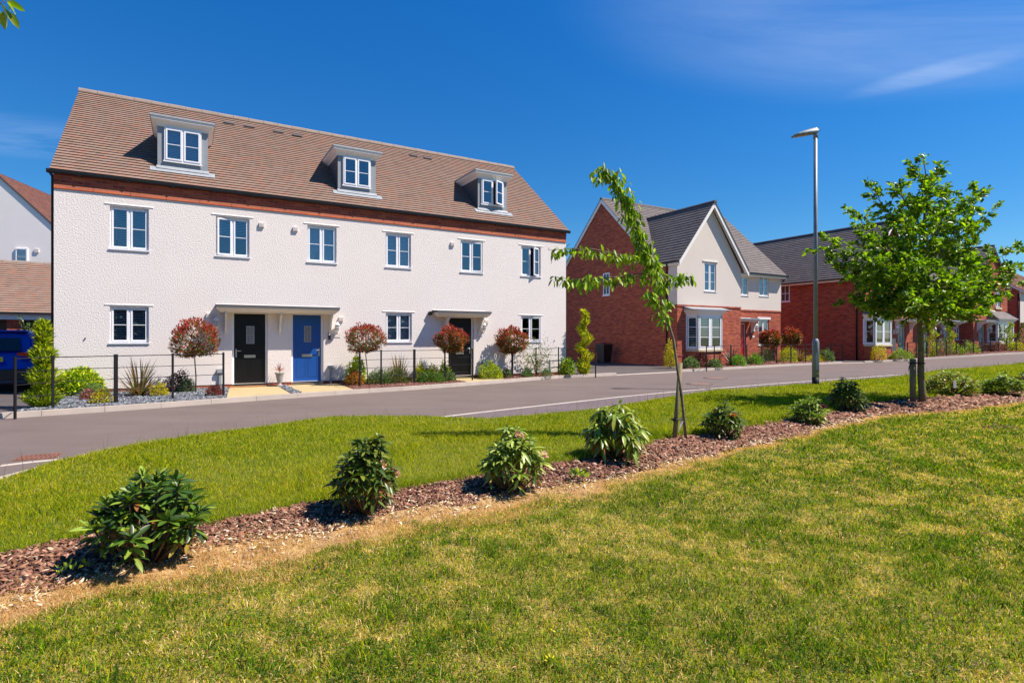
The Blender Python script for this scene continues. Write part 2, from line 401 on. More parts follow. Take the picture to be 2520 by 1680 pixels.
strip('near_lawn', off(c_straw, -16), off(c_straw, .0), 110, M['soil_lawn'])
strip('dry_lawn_edge', c_straw, c_low, 8, M['soil_straw'])
strip('mulch_bed', c_low, c_up, 18, M['soil_bed'])
strip('verge', c_up, off(c_edge, -.0), 40, M['soil_verge'])
strip('road', c_edge, c_kerb, 14, M['asphalt'], zfun=roadz)
strip('ground_beyond_kerb', off(c_kerb, .12), off(c_kerb, 70), 70, M['asphalt_dark'], zfun=gardz, wp=2.2)
# horizon ground
mb = MB(); mb.face([(-2500, -2500, -.6), (2500, -2500, -.6), (2500, 2500, -.6), (-2500, 2500, -.6)]); g = mb.build('ground', M['soil_verge']); g['kind'] = 'structure'

def ribbon(mbx, pts, w, z0f, h, left=True):   # a kerb-like extrusion along world points (x,y)
    for a, b in zip(pts[:-1], pts[1:]):
        d = Vector((b[0]-a[0], b[1]-a[1], 0)); L = d.length; d.normalize(); n = Vector((-d.y, d.x, 0))
        a3 = Vector((a[0], a[1], z0f(*a))); b3 = Vector((b[0], b[1], z0f(*b)))
        p = [a3, b3, b3+n*w, a3+n*w]; q = [v+Vector((0, 0, h)) for v in p]
        q[0] += n*.015; q[1] += n*.015
        mbx.face(p[::-1]); mbx.face(q)
        for i in range(4): mbx.face([p[i], p[(i+1) % 4], q[(i+1) % 4], q[i]])
# far kerb: stones with open joints
mb = MB(); s = -20.0
def kp(s_, d=0): w_ = float(c_kerb(s_))+d; x, y = xy(s_, w_); return (float(x), float(y))
while s < 62:
    low = any(a < kp(s)[0] < b for a, b in KERB_LOW) if 'KERB_LOW' in globals() else False
    a, b = kp(s+.002), kp(s+.911)
    ribbon(mb, [a, b], .135, lambda x, y: rise(x)-.085, .03 if low else .105)
    s += .915
o = mb.build('kerb', M['kerb']); o['kind'] = 'structure'
# flush edging line along the footpath on the near side and edging stones at the verge
line = curve([(925,968.5),(1090,949),(1250,931),(1447,909.5),(1584,897),(1770,882),(1960,868.5),(2074,860)], -.08)
mb = MB(); ss = np.arange(line.pts[0, 0], line.pts[-1, 0], .5)
for a, b in zip(ss[:-1], ss[1:]):
    p, q = xy(a, float(line(a))), xy(b, float(line(b))); d = Vector((q[0]-p[0], q[1]-p[1], 0)).normalized(); n = Vector((-d.y, d.x, 0))*.055
    za, zb = rise(p[0])-.072, rise(q[0])-.072
    mb.face([(p[0]-n.x, p[1]-n.y, za), (q[0]-n.x, q[1]-n.y, zb), (q[0]+n.x, q[1]+n.y, zb), (p[0]+n.x, p[1]+n.y, za)])
o = mb.build('edging_line', M['line']); o['kind'] = 'structure'
strip('footpath', c_edge, line, 6, M['asphalt_path'], s0=float(line.pts[0, 0]), s1=float(line.pts[-1, 0])+.01, zfun=roadz, dz=.004)
mb = MB()
for s_ in np.arange(-18, 30, .9):
    pts = [(float(x), float(y)) for x, y in [xy(v, float(c_edge(v))-.0) for v in (s_+.002, s_+.45, s_+.898)]]
    ribbon(mb, pts, .06, lambda x, y: rise(x)-.09, .035)
# short raised kerb end left in the grass at the end of the footpath
a_, b_ = Gd(2085, 862, -.02), Gd(2190, 860.5, .02)
ribbon(mb, [a_, b_], .10, lambda x, y: rise(x)-.10, .13)
o = mb.build('edging_stones', M['kerb']); o['kind'] = 'structure'
mb = MB(); a_ = [Gd(-160, 1085, -.076), Gd(0, 1070, -.076), Gd(75, 1061, -.076), Gd(130, 1056, -.076)]
ribbon(mb, a_, .07, lambda x, y: -.08, .006); o = mb.build('channel_line', M['kerb']); o['kind'] = 'structure'

# ------------------------------------------------------------ grass and mulch as stuff
def scatter(regions, dens, s_rng, w_rng, seed):
    pass
def sample_pts(n, xr, yr, seed):
    r = np.random.default_rng(seed); return r.uniform(xr[0], xr[1], n), r.uniform(yr[0], yr[1], n), r
def region_points(bands, mask, seed):
    out = []
    for k, (y0, y1, rho) in enumerate(bands):
        r = np.random.default_rng(seed*31+k)
        # wedge of the view with a side margin
        ym = y1; xw = ym*1.12+.9; area = 2*xw*(y1-y0); n = int(area*rho)
        X = r.uniform(-xw, xw, n); Y = r.uniform(y0, y1, n)
        k_ = np.abs(X) < Y*1.03+.9; X, Y = X[k_], Y[k_]
        s = X*.8+Y*.6; w = -X*.6+Y*.8
        m = mask(X, Y, s, w, r); out.append(np.stack([X[m], Y[m], np.full(m.sum(), k)], -1))
    return np.concatenate(out)
def blades(name, P, L, Wd, cols, lean, label, seed, sink=.002, catg='grass', rings=True):
    r = np.random.default_rng(seed); n = len(P); X, Y = P[:, 0], P[:, 1]; Z = terr(X, Y)-sink
    az = r.uniform(0, 2*math.pi, n); le = lean*(.35+1.0*r.random(n)); fa = r.uniform(0, 2*math.pi, n)
    dx, dy = np.cos(az), np.sin(az); wx, wy = np.cos(fa)*Wd/2, np.sin(fa)*Wd/2
    base = np.stack([X, Y, Z], -1)
    V = np.zeros((n, 5, 3)); t1 = .5
    h1 = L*t1*np.cos(le*.5); o1 = L*t1*np.sin(le*.5); h2 = h1+L*(1-t1)*np.cos(np.minimum(le*1.5, 1.75)); o2 = o1+L*(1-t1)*np.sin(np.minimum(le*1.5, 1.75))
    w3 = np.stack([wx, wy, 0*wx], -1)
    V[:, 0] = base-w3; V[:, 1] = base+w3
    m1 = base+np.stack([dx*o1, dy*o1, h1], -1); V[:, 2] = m1+w3*.8; V[:, 3] = m1-w3*.8
    V[:, 4] = base+np.stack([dx*o2, dy*o2, h2], -1)
    i = np.arange(n)*5
    F4 = np.stack([i, i+1, i+2, i+3], -1); F3 = np.stack([i+3, i+2, i+4], -1)
    C = np.repeat(cols[:, None, :], 5, 1)
    o = np_mesh(name, V.reshape(-1, 3), F3, F4, M['grass'], cols=C.reshape(-1, 3)); tag(o, label, catg, kind='stuff'); return o
def palette(r, n, p, cols, jit=.18):
    p = np.asarray(p, float)
    if p.ndim == 1: p = np.repeat(p[None], n, 0)
    p = p/p.sum(1, keepdims=True); c = np.cumsum(p, 1); u = r.random(n)[:, None]; k = (u > c).sum(1).clip(0, len(cols)-1)
    C = np.asarray(cols)[k]; return C*(1+jit*(r.random((n, 1))*2-1))*(1+.08*(r.random((n, 3))*2-1))
GR = [(.06, .13, .004), (.18, .25, .004), (.38, .38, .006), (.44, .35, .05), (.55, .40, .14), (.28, .28, .005)]
GRL = [(.035, .09, .005), (.17, .28, .006), (.42, .46, .012), (.64, .44, .10), (.85, .60, .30), (.44, .33, .012)]
# lawn
def m_lawn(X, Y, s, w, r):
    st = c_straw(s); d = st-w+.05+(fbm(X*3.2, Y*3.2, 5)-.5)*.55
    return (d > 0) & (r.random(len(X)) < np.clip(d/.15, .0, 1)*.9+.1)
B = [(1.2, 2.6, 14000), (2.6, 4, 11500), (4, 6, 7000), (6, 9, 3600), (9, 14, 1600), (14, 26, 500)] if not FASTDEV else [(1.2, 4, 2500), (4, 9, 1200), (9, 26, 250)]
P = region_points(B, m_lawn, 21); r = np.random.default_rng(5); n = len(P); X, Y = P[:, 0], P[:, 1]
dist = np.hypot(X, Y); grow = np.clip(dist/4.5, .85, 3.2)
q = fbm(X*.55+3, Y*.55, 8, 3); q2 = fbm(X*3.1, Y*3.1, 18, 3); q3 = fbm(X*9, Y*9, 28, 2)
dry = np.clip((q*.22+q2*.40+q3*.44-.50)*9.0, 0, 1); s_ = X*.8+Y*.6; w_ = -X*.6+Y*.8; nearst = np.clip(1-(c_straw(s_)-w_)/.22, 0, 1)
dry = np.clip(dry+nearst*.6, 0, 1)[:, None]; lush = np.clip((fbm(X*1.7+9, Y*1.7, 44, 3)*.4+fbm(X*8+9, Y*8, 45, 3)*.6-.50)*9, 0, 1)[:, None]
pr = (1-dry)*np.array([[.30, .38, .16, .05, .03, .12]])+dry*np.array([[.05, .14, .20, .27, .26, .14]])+lush*np.array([[.9, .5, 0, 0, 0, 0]])
L = (.024+.020*r.random(n)+.022*lush[:, 0]-.006*dry[:, 0])*(.8+.25*grow); Wd = (.0028+.002*r.random(n))*grow
blades('lawn_grass', P, L, Wd, palette(r, n, pr, GRL, .3), 1.0, 'short mown lawn grass with patchy green and straw coloured spots across the foreground', 6)
print('lawn blades', n)
# verge
def m_verge(X, Y, s, w, r):
    return (w > c_up(s)-.03+(fbm(X*4, Y*4, 2)-.5)*.26) & (w < c_edge(s)-.01)
B = [(2.2, 5, 7500), (5, 8, 4600), (8, 12, 2600), (12, 18, 1300), (18, 30, 550), (30, 60, 150)] if not FASTDEV else [(2.2, 8, 1500), (8, 18, 600), (18, 60, 100)]
P = region_points(B, m_verge, 22); r = np.random.default_rng(15); n = len(P); X, Y = P[:, 0], P[:, 1]; dist = np.hypot(X, Y); grow = np.clip(dist/5.0, .9, 5)
tall = fbm(X*1.6, Y*1.6, 61, 3); s_ = X*.8+Y*.6; w_ = -X*.6+Y*.8; eb = np.clip(1-(w_-c_up(s_))/.35, 0, 1)
q = np.clip((fbm(X*.8+5, Y*.8+2, 71, 4)*.6+fbm(X*5+5, Y*5+2, 72, 3)*.4-.42)*5, 0, 1)[:, None]
pr = (1-q)*np.array([[.16, .42, .30, .05, .02, .12]])+q*np.array([[.05, .20, .42, .12, .04, .28]])
pr = pr+eb[:, None]*np.array([[.6, .4, 0, 0, 0, 0]])
L0 = 0; edg = np.clip((c_edge(s_)-w_)/.35+.25*np.clip((s_-1)/4, 0, 1), .28, 1)
L = (.028+.045*r.random(n)**1.6+.08*np.clip(tall-.5, 0, 1)*2+.04*eb)*(.9+.06*grow)*edg
blades('verge_grass', P, L, (.0026+.002*r.random(n))*grow*.9, palette(r, n, pr, GR, .28), .95, 'longer bright yellow-green grass on the verge between road and mulch bed', 7)
print('verge blades', n)
# dry straw edge of the lawn
def m_straw(X, Y, s, w, r):
    st, lo = c_straw(s), c_low(s); n_ = (fbm(X*2.2, Y*2.2, 5)-.5)*.3
    t = (w-st+n_)/(np.maximum(lo-st, .05)); return (t > -.5) & (t < 1.25) & (r.random(len(X)) < np.clip(1.25-t, 0, 1)*np.clip(.35+1.6*(fbm(X*2.5, Y*2.5, 77)-.3)*2, .1, 1))
B = [(1.5, 4.5, 14000), (4.5, 8, 7000), (8, 14, 2400), (14, 30, 500)] if not FASTDEV else [(1.5, 6, 1500), (6, 30, 300)]
P = region_points(B, m_straw, 23); r = np.random.default_rng(25); n = len(P); grow = np.clip(np.hypot(P[:, 0], P[:, 1])/4.5, .9, 4)
C = palette(r, n, [.35, .3, .15, .12, .05, .03], [(.58, .34, .12), (.66, .44, .19), (.46, .22, .07), (.74, .57, .32), (.34, .27, .05), (.12, .16, .02)])
blades('dry_grass', P, (.022+.03*r.random(n))*(.85+.2*grow), (.002+.0015*r.random(n))*grow, C, 1.25, 'dead straw coloured grass along the lawn side of the mulch bed', 8, catg='dry grass')
# seed heads and wisps standing at the road edge
def m_wisp(X, Y, s, w, r): return (w > c_edge(s)-.25) & (w < c_edge(s)-.01)
P = region_points([(4, 12, 60), (12, 30, 45)], m_wisp, 24); r = np.random.default_rng(26); n = len(P)
blades('seed_grass', P, .14+.16*r.random(n), .003*np.clip(np.hypot(P[:, 0], P[:, 1])/6, 1, 4), palette(r, n, [1, 1], [(.22, .20, .07), (.12, .13, .04)]), .25, 'thin seed stalks standing at the road edge of the verge', 9)

def chips(name, P, size, cols, label, seed, flat=.28, catg='mulch', zf=None, lift=.004, asp=.5, tilt=.5):
    r = np.random.default_rng(seed); n = len(P); base = np.stack([P[:, 0], P[:, 1], (zf or terr)(P[:, 0], P[:, 1])+lift+r.random(n)*.012], -1)
    sz = size*(.45+1.0*r.random(n)**1.5)*P[:, 3] if P.shape[1] > 3 else size*(.45+r.random(n))
    a = r.uniform(0, 2*math.pi, n); tx, ty = r.normal(0, tilt, n), r.normal(0, tilt, n)
    ux = np.stack([np.cos(a), np.sin(a), tx], -1); vx = np.stack([-np.sin(a), np.cos(a), ty], -1)
    ux /= np.linalg.norm(ux, axis=1, keepdims=True); vx /= np.linalg.norm(vx, axis=1, keepdims=True); nz = np.cross(ux, vx); nz *= np.sign(nz[:, 2:3]+1e-9)
    # irregular five-sided chip, two layers
    ang = np.array([0, 1.2, 2.5, 3.7, 5.0]); V = np.zeros((n, 10, 3))
    for k in range(5):
        rr = .6+.55*r.random(n); aa = ang[k]+r.normal(0, .18, n)
        p = ux*(np.cos(aa)*rr*sz)[:, None]+vx*(np.sin(aa)*rr*sz*asp)[:, None]
        V[:, k] = base+p-nz*(sz*flat*.4)[:, None]; V[:, k+5] = base+p*.86+nz*(sz*flat*.6)[:, None]
    i = np.arange(n)*10
    tris = [(5, 6, 7), (5, 7, 8), (5, 8, 9)]; quads = [(k, (k+1) % 5, (k+1) % 5+5, k+5) for k in range(5)]
    F3 = np.concatenate([np.stack([i+a_, i+b_, i+c_], -1) for a_, b_, c_ in tris]); F4 = np.concatenate([np.stack([i+q_ for q_ in qq], -1) for qq in quads])
    C = np.repeat(cols[:, None, :], 10, 1)
    o = np_mesh(name, V.reshape(-1, 3), F3, F4, M['chips'], cols=C.reshape(-1, 3)); tag(o, label, catg, kind='stuff'); return o
def with_scale(P): return np.concatenate([P, np.clip(np.hypot(P[:, 0], P[:, 1])/6, .8, 2.6)[:, None]], 1)
def m_mulch(X, Y, s, w, r):
    t = (w-c_low(s)+(fbm(X*3, Y*3, 6)-.5)*.42+(r.random(len(X))-.5)*.08); return (t > -.04) & (w < c_up(s)+.03)
B = [(2, 5, 2600), (5, 8, 1700), (8, 14, 800), (14, 32, 220)] if not FASTDEV else [(2, 6, 700), (6, 32, 150)]
P = with_scale(region_points(B, m_mulch, 31)); r = np.random.default_rng(32)
C = palette(r, len(P), [.34, .26, .18, .12, .06, .04], [(.19, .088, .055), (.27, .135, .085), (.11, .05, .034), (.36, .205, .135), (.48, .36, .25), (.055, .028, .02)], .25)
chips('bark_mulch', P, .028, C, 'reddish brown bark chippings covering the planting bed', 33)
def m_pale(X, Y, s, w, r):
    st, lo = c_straw(s), c_low(s); t = (w-st)/np.maximum(lo-st, .05); return (t > .05) & (t < 1.7) & (r.random(len(X)) < .8*np.exp(-((t-.9)/.42)**2)*np.clip(.3+2.2*(fbm(X*3, Y*3, 79)-.3), .1, 1))
B = [(2, 5, 2400), (5, 9, 1500), (9, 32, 350)] if not FASTDEV else [(2, 6, 700), (6, 32, 150)]
P = with_scale(region_points(B, m_pale, 34)); r = np.random.default_rng(35)
C = palette(r, len(P), [.45, .25, .30], [(.54, .42, .27), (.74, .62, .44), (.32, .20, .12)], .3)
chips('wood_chips', P, .021, C, 'pale bleached wood chips along the lower side of the planting bed', 36, asp=.35)
# ============================================================ BUILDING HELPERS (local frame: x along facade, y back, z up)
def holes_wall(mb, x0, x1, z0, z1, holes, y=0.0, rev=.11, top=None):
    """front face at y with rectangular holes and reveals going back"""
    xs = sorted({x0, x1}|{h[0] for h in holes}|{h[1] for h in holes}); zs = sorted({z0, z1}|{h[2] for h in holes}|{h[3] for h in holes})
    for i in range(len(xs)-1):
        for j in range(len(zs)-1):
            cx, cz = (xs[i]+xs[i+1])/2, (zs[j]+zs[j+1])/2
            if any(h[0] < cx < h[1] and h[2] < cz < h[3] for h in holes): continue
            mb.face([(xs[i], y, zs[j]), (xs[i+1], y, zs[j]), (xs[i+1], y, zs[j+1]), (xs[i], y, zs[j+1])])
    for a, b, c, d in holes:
        mb.face([(a, y, c), (a, y, d), (a, y+rev, d), (a, y+rev, c)]); mb.face([(b, y, d), (b, y, c), (b, y+rev, c), (b, y+rev, d)])
        mb.face([(a, y, d), (b, y, d), (b, y+rev, d), (a, y+rev, d)]); mb.face([(b, y, c), (a, y, c), (a, y+rev, c), (b, y+rev, c)])
def slope(mb, p0, along, up, L, S, gauge, th=.027, lift=.01, ext=None):
    """tiled roof slope: stepped courses. p0 eave start, along unit, up unit (in slope), L length, S slope length"""
    p0, along, up = Vector(p0), Vector(along).normalized(), Vector(up).normalized(); nrm = along.cross(up).normalized()
    if nrm.z < 0: nrm = -nrm
    n = int(math.ceil(S/gauge)); fl = (along.cross(up)).z < 0
    for i in range(n):
        a, b = i*gauge, min(S, (i+1)*gauge+.02)
        if ext: L = ext((p0+up*b).z)
        q = [p0+up*a+nrm*(lift+th), p0+along*L+up*a+nrm*(lift+th), p0+along*L+up*b+nrm*lift, p0+up*b+nrm*lift]
        uv = [(0, i*gauge+.004), (L, i*gauge+.004), (L, (i+1)*gauge-.001), (0, (i+1)*gauge-.001)]
        lo = .007; g0 = q[0]-nrm*lo; g1 = q[1]-nrm*lo; bk = up*.035
        r0 = [g0, g1, q[1], q[0]]; ruv = [(0, i*gauge+.02), (L, i*gauge+.02), (L, i*gauge+.025), (0, i*gauge+.025)]
        u0 = [g0+bk, g1+bk, g1, g0]; h0 = [p0+up*a+bk, p0+along*L+up*a+bk, g1+bk, g0+bk]
        e0 = [q[0], q[3], p0+up*b, p0+up*a]; e1 = [q[1], p0+along*L+up*a, p0+along*L+up*b, q[2]]
        if fl: q, uv, r0, ruv, u0, h0 = q[::-1], uv[::-1], r0[::-1], ruv[::-1], u0[::-1], h0[::-1]
        mb.face(q, uv); mb.face(r0, ruv); mb.face(u0); mb.face(h0); mb.face(e0); mb.face(e1)
def gable_roof(mb, x0, x1, y0, y1, ze, zr, gauge, axis='x', oh=.12):
    """ridge along axis; eaves at ze on both sides (already including overhang)"""
    if axis == 'x':
        ym = (y0+y1)/2; d = ym-y0; S = math.hypot(d, zr-ze)
        slope(mb, (x0, y0, ze), (1, 0, 0), (0, d, zr-ze), x1-x0, S, gauge); slope(mb, (x1, y1, ze), (-1, 0, 0), (0, -d, zr-ze), x1-x0, S, gauge)
    else:
        xm = (x0+x1)/2; d = xm-x0; S = math.hypot(d, zr-ze)
        slope(mb, (x0, y1, ze), (0, -1, 0), (d, 0, zr-ze), y1-y0, S, gauge); slope(mb, (x1, y0, ze), (0, 1, 0), (-d, 0, zr-ze), y1-y0, S, gauge)
def ridge_tiles(par, mat, p, q, w=.11, step=.45):
    p, q = Vector(p), Vector(q); d = (q-p).normalized(); L = (q-p).length; s = d.cross(Vector((0, 0, 1))).normalized(); mb = MB(); t = 0; k = 0
    while t < L-.02:
        a, b = p+d*t, p+d*min(L, t+step-.008); h = .004*(k % 2); prof = [(-w, -.075), (-w*.75, .0+h), (-w*.3, .045+h), (w*.3, .045+h), (w*.75, .0+h), (w, -.075)]
        A = [a+s*x+Vector((0, 0, z)) for x, z in prof]; Bq = [b+s*x+Vector((0, 0, z)) for x, z in prof]
        for i in range(5): mb.face([A[i], Bq[i], Bq[i+1], A[i+1]][::-1])
        mb.face(A); mb.face(Bq[::-1]); t += step; k += 1
    return mb.build('ridge_tiles', mat, par)
def window(par, x0, x1, z0, z1, y=0.0, rec=.055, blind=None, open_=None, bars=1, ncas=2, name='window', sill=True, head=True, wallmat=None, fw=.040, yaw=0, mat='pvc', bmat='blind', sillmat='pvc'):
    """window > sash, pane, blind, sill.  y: wall face. open_: dict casement index -> (hinge side, degrees)"""
    yb = y+rec; mb = MB(); w = .028
    mb.box(x0, x0+w, yb, yb+.06, z0, z1); mb.box(x1-w, x1, yb, yb+.06, z0, z1); mb.box(x0+w, x1-w, yb, yb+.06, z1-w, z1); mb.box(x0+w, x1-w, yb, yb+.06, z0, z0+w)
    cw = (x1-x0-2*w)/ncas
    for i in range(1, ncas): mb.box(x0+w+cw*i-.018, x0+w+cw*i+.018, yb+.001, yb+.058, z0+w, z1-w)
    fr = mb.build(name, M[mat], par)
    for i in range(ncas):
        a, b = x0+w+cw*i+(.004 if i == 0 else .02), x0+w+cw*(i+1)-(.004 if i == ncas-1 else .02); c, d = z0+w+.004, z1-w-.004
        hinge, deg = (open_ or {}).get(i, ('l', 0)); hx = a if hinge == 'l' else b
        s = MB(); g = MB(); yf = yb-.012; yk = yb+.034
        s.box(a, a+fw, yf, yk, c, d); s.box(b-fw, b, yf, yk, c, d); s.box(a+fw, b-fw, yf, yk, d-fw, d); s.box(a+fw, b-fw, yf, yk, c, c+fw)
        for k in range(1, bars+1):
            zm = c+(d-c)*k/(bars+1); s.box(a+fw, b-fw, yf+.008, yk-.010, zm-.008, zm+.008)
        g.face([(a+fw-.004, yf+.02, c+fw-.004), (b-fw+.004, yf+.02, c+fw-.004), (b-fw+.004, yf+.02, d-fw+.004), (a+fw-.004, yf+.02, d-fw+.004)])
        if deg:
            an = R(-deg if hinge == 'l' else deg); rot = Matrix.Translation((hx, yf, 0)) @ Matrix.Rotation(an, 4, 'Z') @ Matrix.Translation((-hx, -yf, 0))
            for q in (s, g): q.v = [tuple(rot @ Vector(p)) for p in q.v]
        s.build('sash', M[mat], fr); g.build('pane', M['glass'], fr)
    if blind:
        q = MB(); by = yb+.10
        if blind in ('open', 'half', 'closed'):
            zt = z1-w-.02; zb = z0+.04 if blind != 'half' else (z0+z1)/2+.02; k = 0; p = .042; z = zt
            while z > zb:
                tilt = .012 if blind != 'closed' else .018; dep = .014 if blind != 'closed' else .008
                q.face([(x0+.04, by-dep, z-tilt), (x1-.04, by-dep, z-tilt), (x1-.04, by+dep, z+tilt), (x0+.04, by+dep, z+tilt)]); z -= p
            q.box(x0+.04, x1-.04, by-.02, by+.02, zt+.005, zt+.035)
            for fx in (.15, .85): xx = x0+(x1-x0)*fx; q.box(xx-.003, xx+.003, by-.023, by-.020, zb, zt)
            q.build('blind', M[bmat], fr)
        elif blind == 'sheer':
            n = 24
            for k in range(n):
                xa, xb = x0+.03+(x1-x0-.06)*k/n, x0+.03+(x1-x0-.06)*(k+1)/n; ya, yb2 = by+.012*math.sin(k*1.7), by+.012*math.sin((k+1)*1.7)
                q.face([(xa, ya, z0+.03), (xb, yb2, z0+.03), (xb, yb2, z1-.03), (xa, ya, z1-.03)])
            q.build('curtain', M['sheer'], fr)
        elif blind == 'curtains':
            for xa0, xb0 in ((x0+.03, x0+(x1-x0)*.24), (x1-(x1-x0)*.24, x1-.03)):
                q.mark()
                for k in range(8):
                    xa, xb = xa0+(xb0-xa0)*k/8, xa0+(xb0-xa0)*(k+1)/8
                    q.face([(xa, by+.014*(k % 2), z0+.03), (xb, by+.014*((k+1) % 2), z0+.03), (xb, by+.014*((k+1) % 2), z1-.03), (xa, by+.014*(k % 2), z1-.03)])
            q.pieces('curtain', M['sheer'], fr)
    if sill:
        q = MB(); q.box(x0-.025, x1+.025, y-.03, yb+.0, z0-.026, z0+.002); q.build('sill', M[sillmat], fr)
    return fr
def lantern(par, x, z, y=0.0, s=1.0, flip=False):
    mb = MB(); c = (x, y-.11*s, z)
    mb.box(x-.045*s, x+.045*s, y-.025*s, y-.002, z-.16*s, z+.02*s)
    mb.tube([(x, y-.02, z-.14*s), (x, y-.09*s, z-.17*s), (x, y-.11*s, z-.11*s)], .012*s, 6)
    o = mb.build('wall_lamp', M['white'], par)
    q = MB(); q.lathe(c, [(.02*s, -.12*s), (.05*s, -.10*s), (.055*s, -.085*s)], 8); q.lathe(c, [(.075*s, .06*s), (.07*s, .085*s), (.035*s, .13*s), (.02*s, .15*s), (.022*s, .165*s)], 8)
    for k in range(6):
        a = k*math.pi/3; q.bar(Vector(c)+Vector((math.cos(a)*.055*s, math.sin(a)*.055*s, -.085*s)), Vector(c)+Vector((math.cos(a)*.068*s, math.sin(a)*.068*s, .062*s)), .008*s)
    q.build('lamp_cage', M['white'], o)
    g = MB(); g.lathe(c, [(.045*s, -.085*s), (.06*s, .06*s)], 8); g.build('lamp_glass', M['lampglass'], o)
M['lampglass'] = simple('frosted_lamp_glass', (.42, .42, .40), .15, var=.03)
def door(par, x0, x1, z0, z1, mat, y=0.0, rec=.09, glass=(.38, .62, .60, .82), handle='l', frame=.055, plate=True, name='door', leadlight=False):
    mb = MB(); a, b = x0+frame, x1-frame; yb = y+rec
    mb.box(a, b, yb+.01, yb+.055, z0+.03, z1-frame)
    # raised mouldings
    for p, q_ in ((.12, .46), (.54, .88)):
        xa, xb = a+(b-a)*p, a+(b-a)*q_
        for zz0, zz1 in ((z0+.18, z0+.80),):
            mb.box(xa, xb, yb+.004, yb+.0101, zz0, zz0+.018); mb.box(xa, xb, yb+.004, yb+.0101, zz1, zz1+.018); mb.box(xa, xa+.018, yb+.004, yb+.0102, zz0+.018, zz1); mb.box(xb-.018, xb, yb+.004, yb+.0102, zz0+.018, zz1)
    d = mb.build(name, mat, par)
    f = MB(); f.box(x0, a-.003, yb-.01, yb+.06, z0, z1); f.box(b+.003, x1, yb-.01, yb+.06, z0, z1); f.box(a-.003, b+.003, yb-.009, yb+.06, z1-frame+.003, z1); f.build('door_frame', M['pvc'], d)
    t = MB(); t.box(x0, x1, yb-.04, yb+.05, z0, z0+.028); t.build('threshold', M['steel'], d)
    ga, gb, gc, gd = glass; xa, xb = a+(b-a)*ga, a+(b-a)*gb; za, zb = z0+(z1-z0)*gc, z0+(z1-z0)*gd
    g = MB(); g.box(xa, xb, yb+.002, yb+.008, za, zb); g.build('door_pane', M['doorglass'], d)
    s = MB(); m_ = (.02)
    s.box(xa-m_, xb+m_, yb-.004, yb+.0095, zb, zb+m_); s.box(xa-m_, xb+m_, yb-.004, yb+.0095, za-m_, za); s.box(xa-m_, xa, yb-.004, yb+.0094, za, zb); s.box(xb, xb+m_, yb-.004, yb+.0094, za, zb)
    s.box((xa+xb)/2-.004, (xa+xb)/2+.004, yb-.002, yb+.0025, za, zb); s.box(xa, xb, yb-.0015, yb+.0022, (za+zb)/2-.004, (za+zb)/2+.004)
    s.build('door_pane_trim', M['slategrey'] if mat is not M['door_green'] else M['pvc'], d)
    if plate:
        q = MB(); zc = z0+(z1-z0)*.40; xc = (a+b)/2-.0; q.box(xc-.14, xc+.14, yb-.008, yb+.0105, zc-.038, zc+.038); q.box(xc-.115, xc+.115, yb-.014, yb-.008, zc-.018, zc+.018); q.build('letter_plate', M['steel'], d)
    h = MB(); hx = a+.05 if handle == 'l' else b-.05; sg = 1 if handle == 'l' else -1; zh = z0+(z1-z0)*.46
    h.box(hx-.016, hx+.016, yb-.006, yb+.0105, zh-.14, zh+.08); h.tube([(hx, yb, zh+.03), (hx, yb-.05, zh+.03), (hx+sg*.12, yb-.055, zh+.03)], .010, 6); h.build('handle', M['steel'], d)
    return d
M['doorglass'] = simple('obscured_door_glass', (.20, .21, .22), .12, var=.5, vs=50)
def bracket(par, x, ztop, y, mat, h=.6, p=.35, w=.06):
    mb = MB(); mb.box(x-w/2, x+w/2, y-.05, y-.001, ztop-h, ztop)
    n = 8; pts = [(0, 0), (-p, 0), (-p, -.07)]+[(-p*.15-(p*.85)*math.cos(a*math.pi/2/n)*(1), -.07-(h*.62)*math.sin(a*math.pi/2/n)) for a in range(1, n+1)]+[(-.0, -h*.75)]
    pts = [(0, 0), (-p, 0), (-p, -.07), (-p*.72, -.12), (-p*.5, -.22), (-p*.36, -.34), (-p*.2, -.46), (0, -.52)]
    mb.prism([(x-w*.4, y-.05+a, ztop+b) for a, b in pts], (w*.8, 0, 0)); return mb.build('bracket', mat, par)
def canopy(par, x0, x1, z, D, y=0.0, br=(), mat='cream', thick=.10, roofmat='darkcheek'):
    """lean-to door canopy: moulded soffit tapering to the wall, thin lead-grey top"""
    mb = MB(); zt = z+.045
    mb.box(x0, x1, y-D, y-.001, z, z+.03)
    ins = .10                                                        # moulded cove below
    P0 = [(x0, y-D, z), (x1, y-D, z), (x1, y, z), (x0, y, z)]; P1 = [(x0+ins, y-D+ins, z-thick), (x1-ins, y-D+ins, z-thick), (x1-ins, y, z-thick), (x0+ins, y, z-thick)]
    mb.face(P1[::-1])
    for i in (0, 1, 3): mb.face([P1[i], P1[(i+1) % 4], P0[(i+1) % 4], P0[i]])
    c = mb.build('door_canopy', M[mat], par)
    t = MB(); t.prism([(x0-.015, y-D-.02, z+.031), (x0-.015, y-D-.02, z+.085), (x0-.015, y-.002, z+.112), (x0-.015, y-.002, z+.031)], (x1-x0+.03, 0, 0)); t.build('canopy_top', M[roofmat], c)
    f = MB(); f.prism([(x0-.01, y-.012, z+.113), (x0-.01, y-.012, z+.118), (x0-.01, y-.001, z+.13), (x0-.01, y-.001, z+.113)], (x1-x0+.02, 0, 0)); f.build('flashing', M['vent'], c)
    for x in br: bracket(c, x, z-thick+.005, y, M[mat], h=.60, p=max(.2, D-.13))
    return c

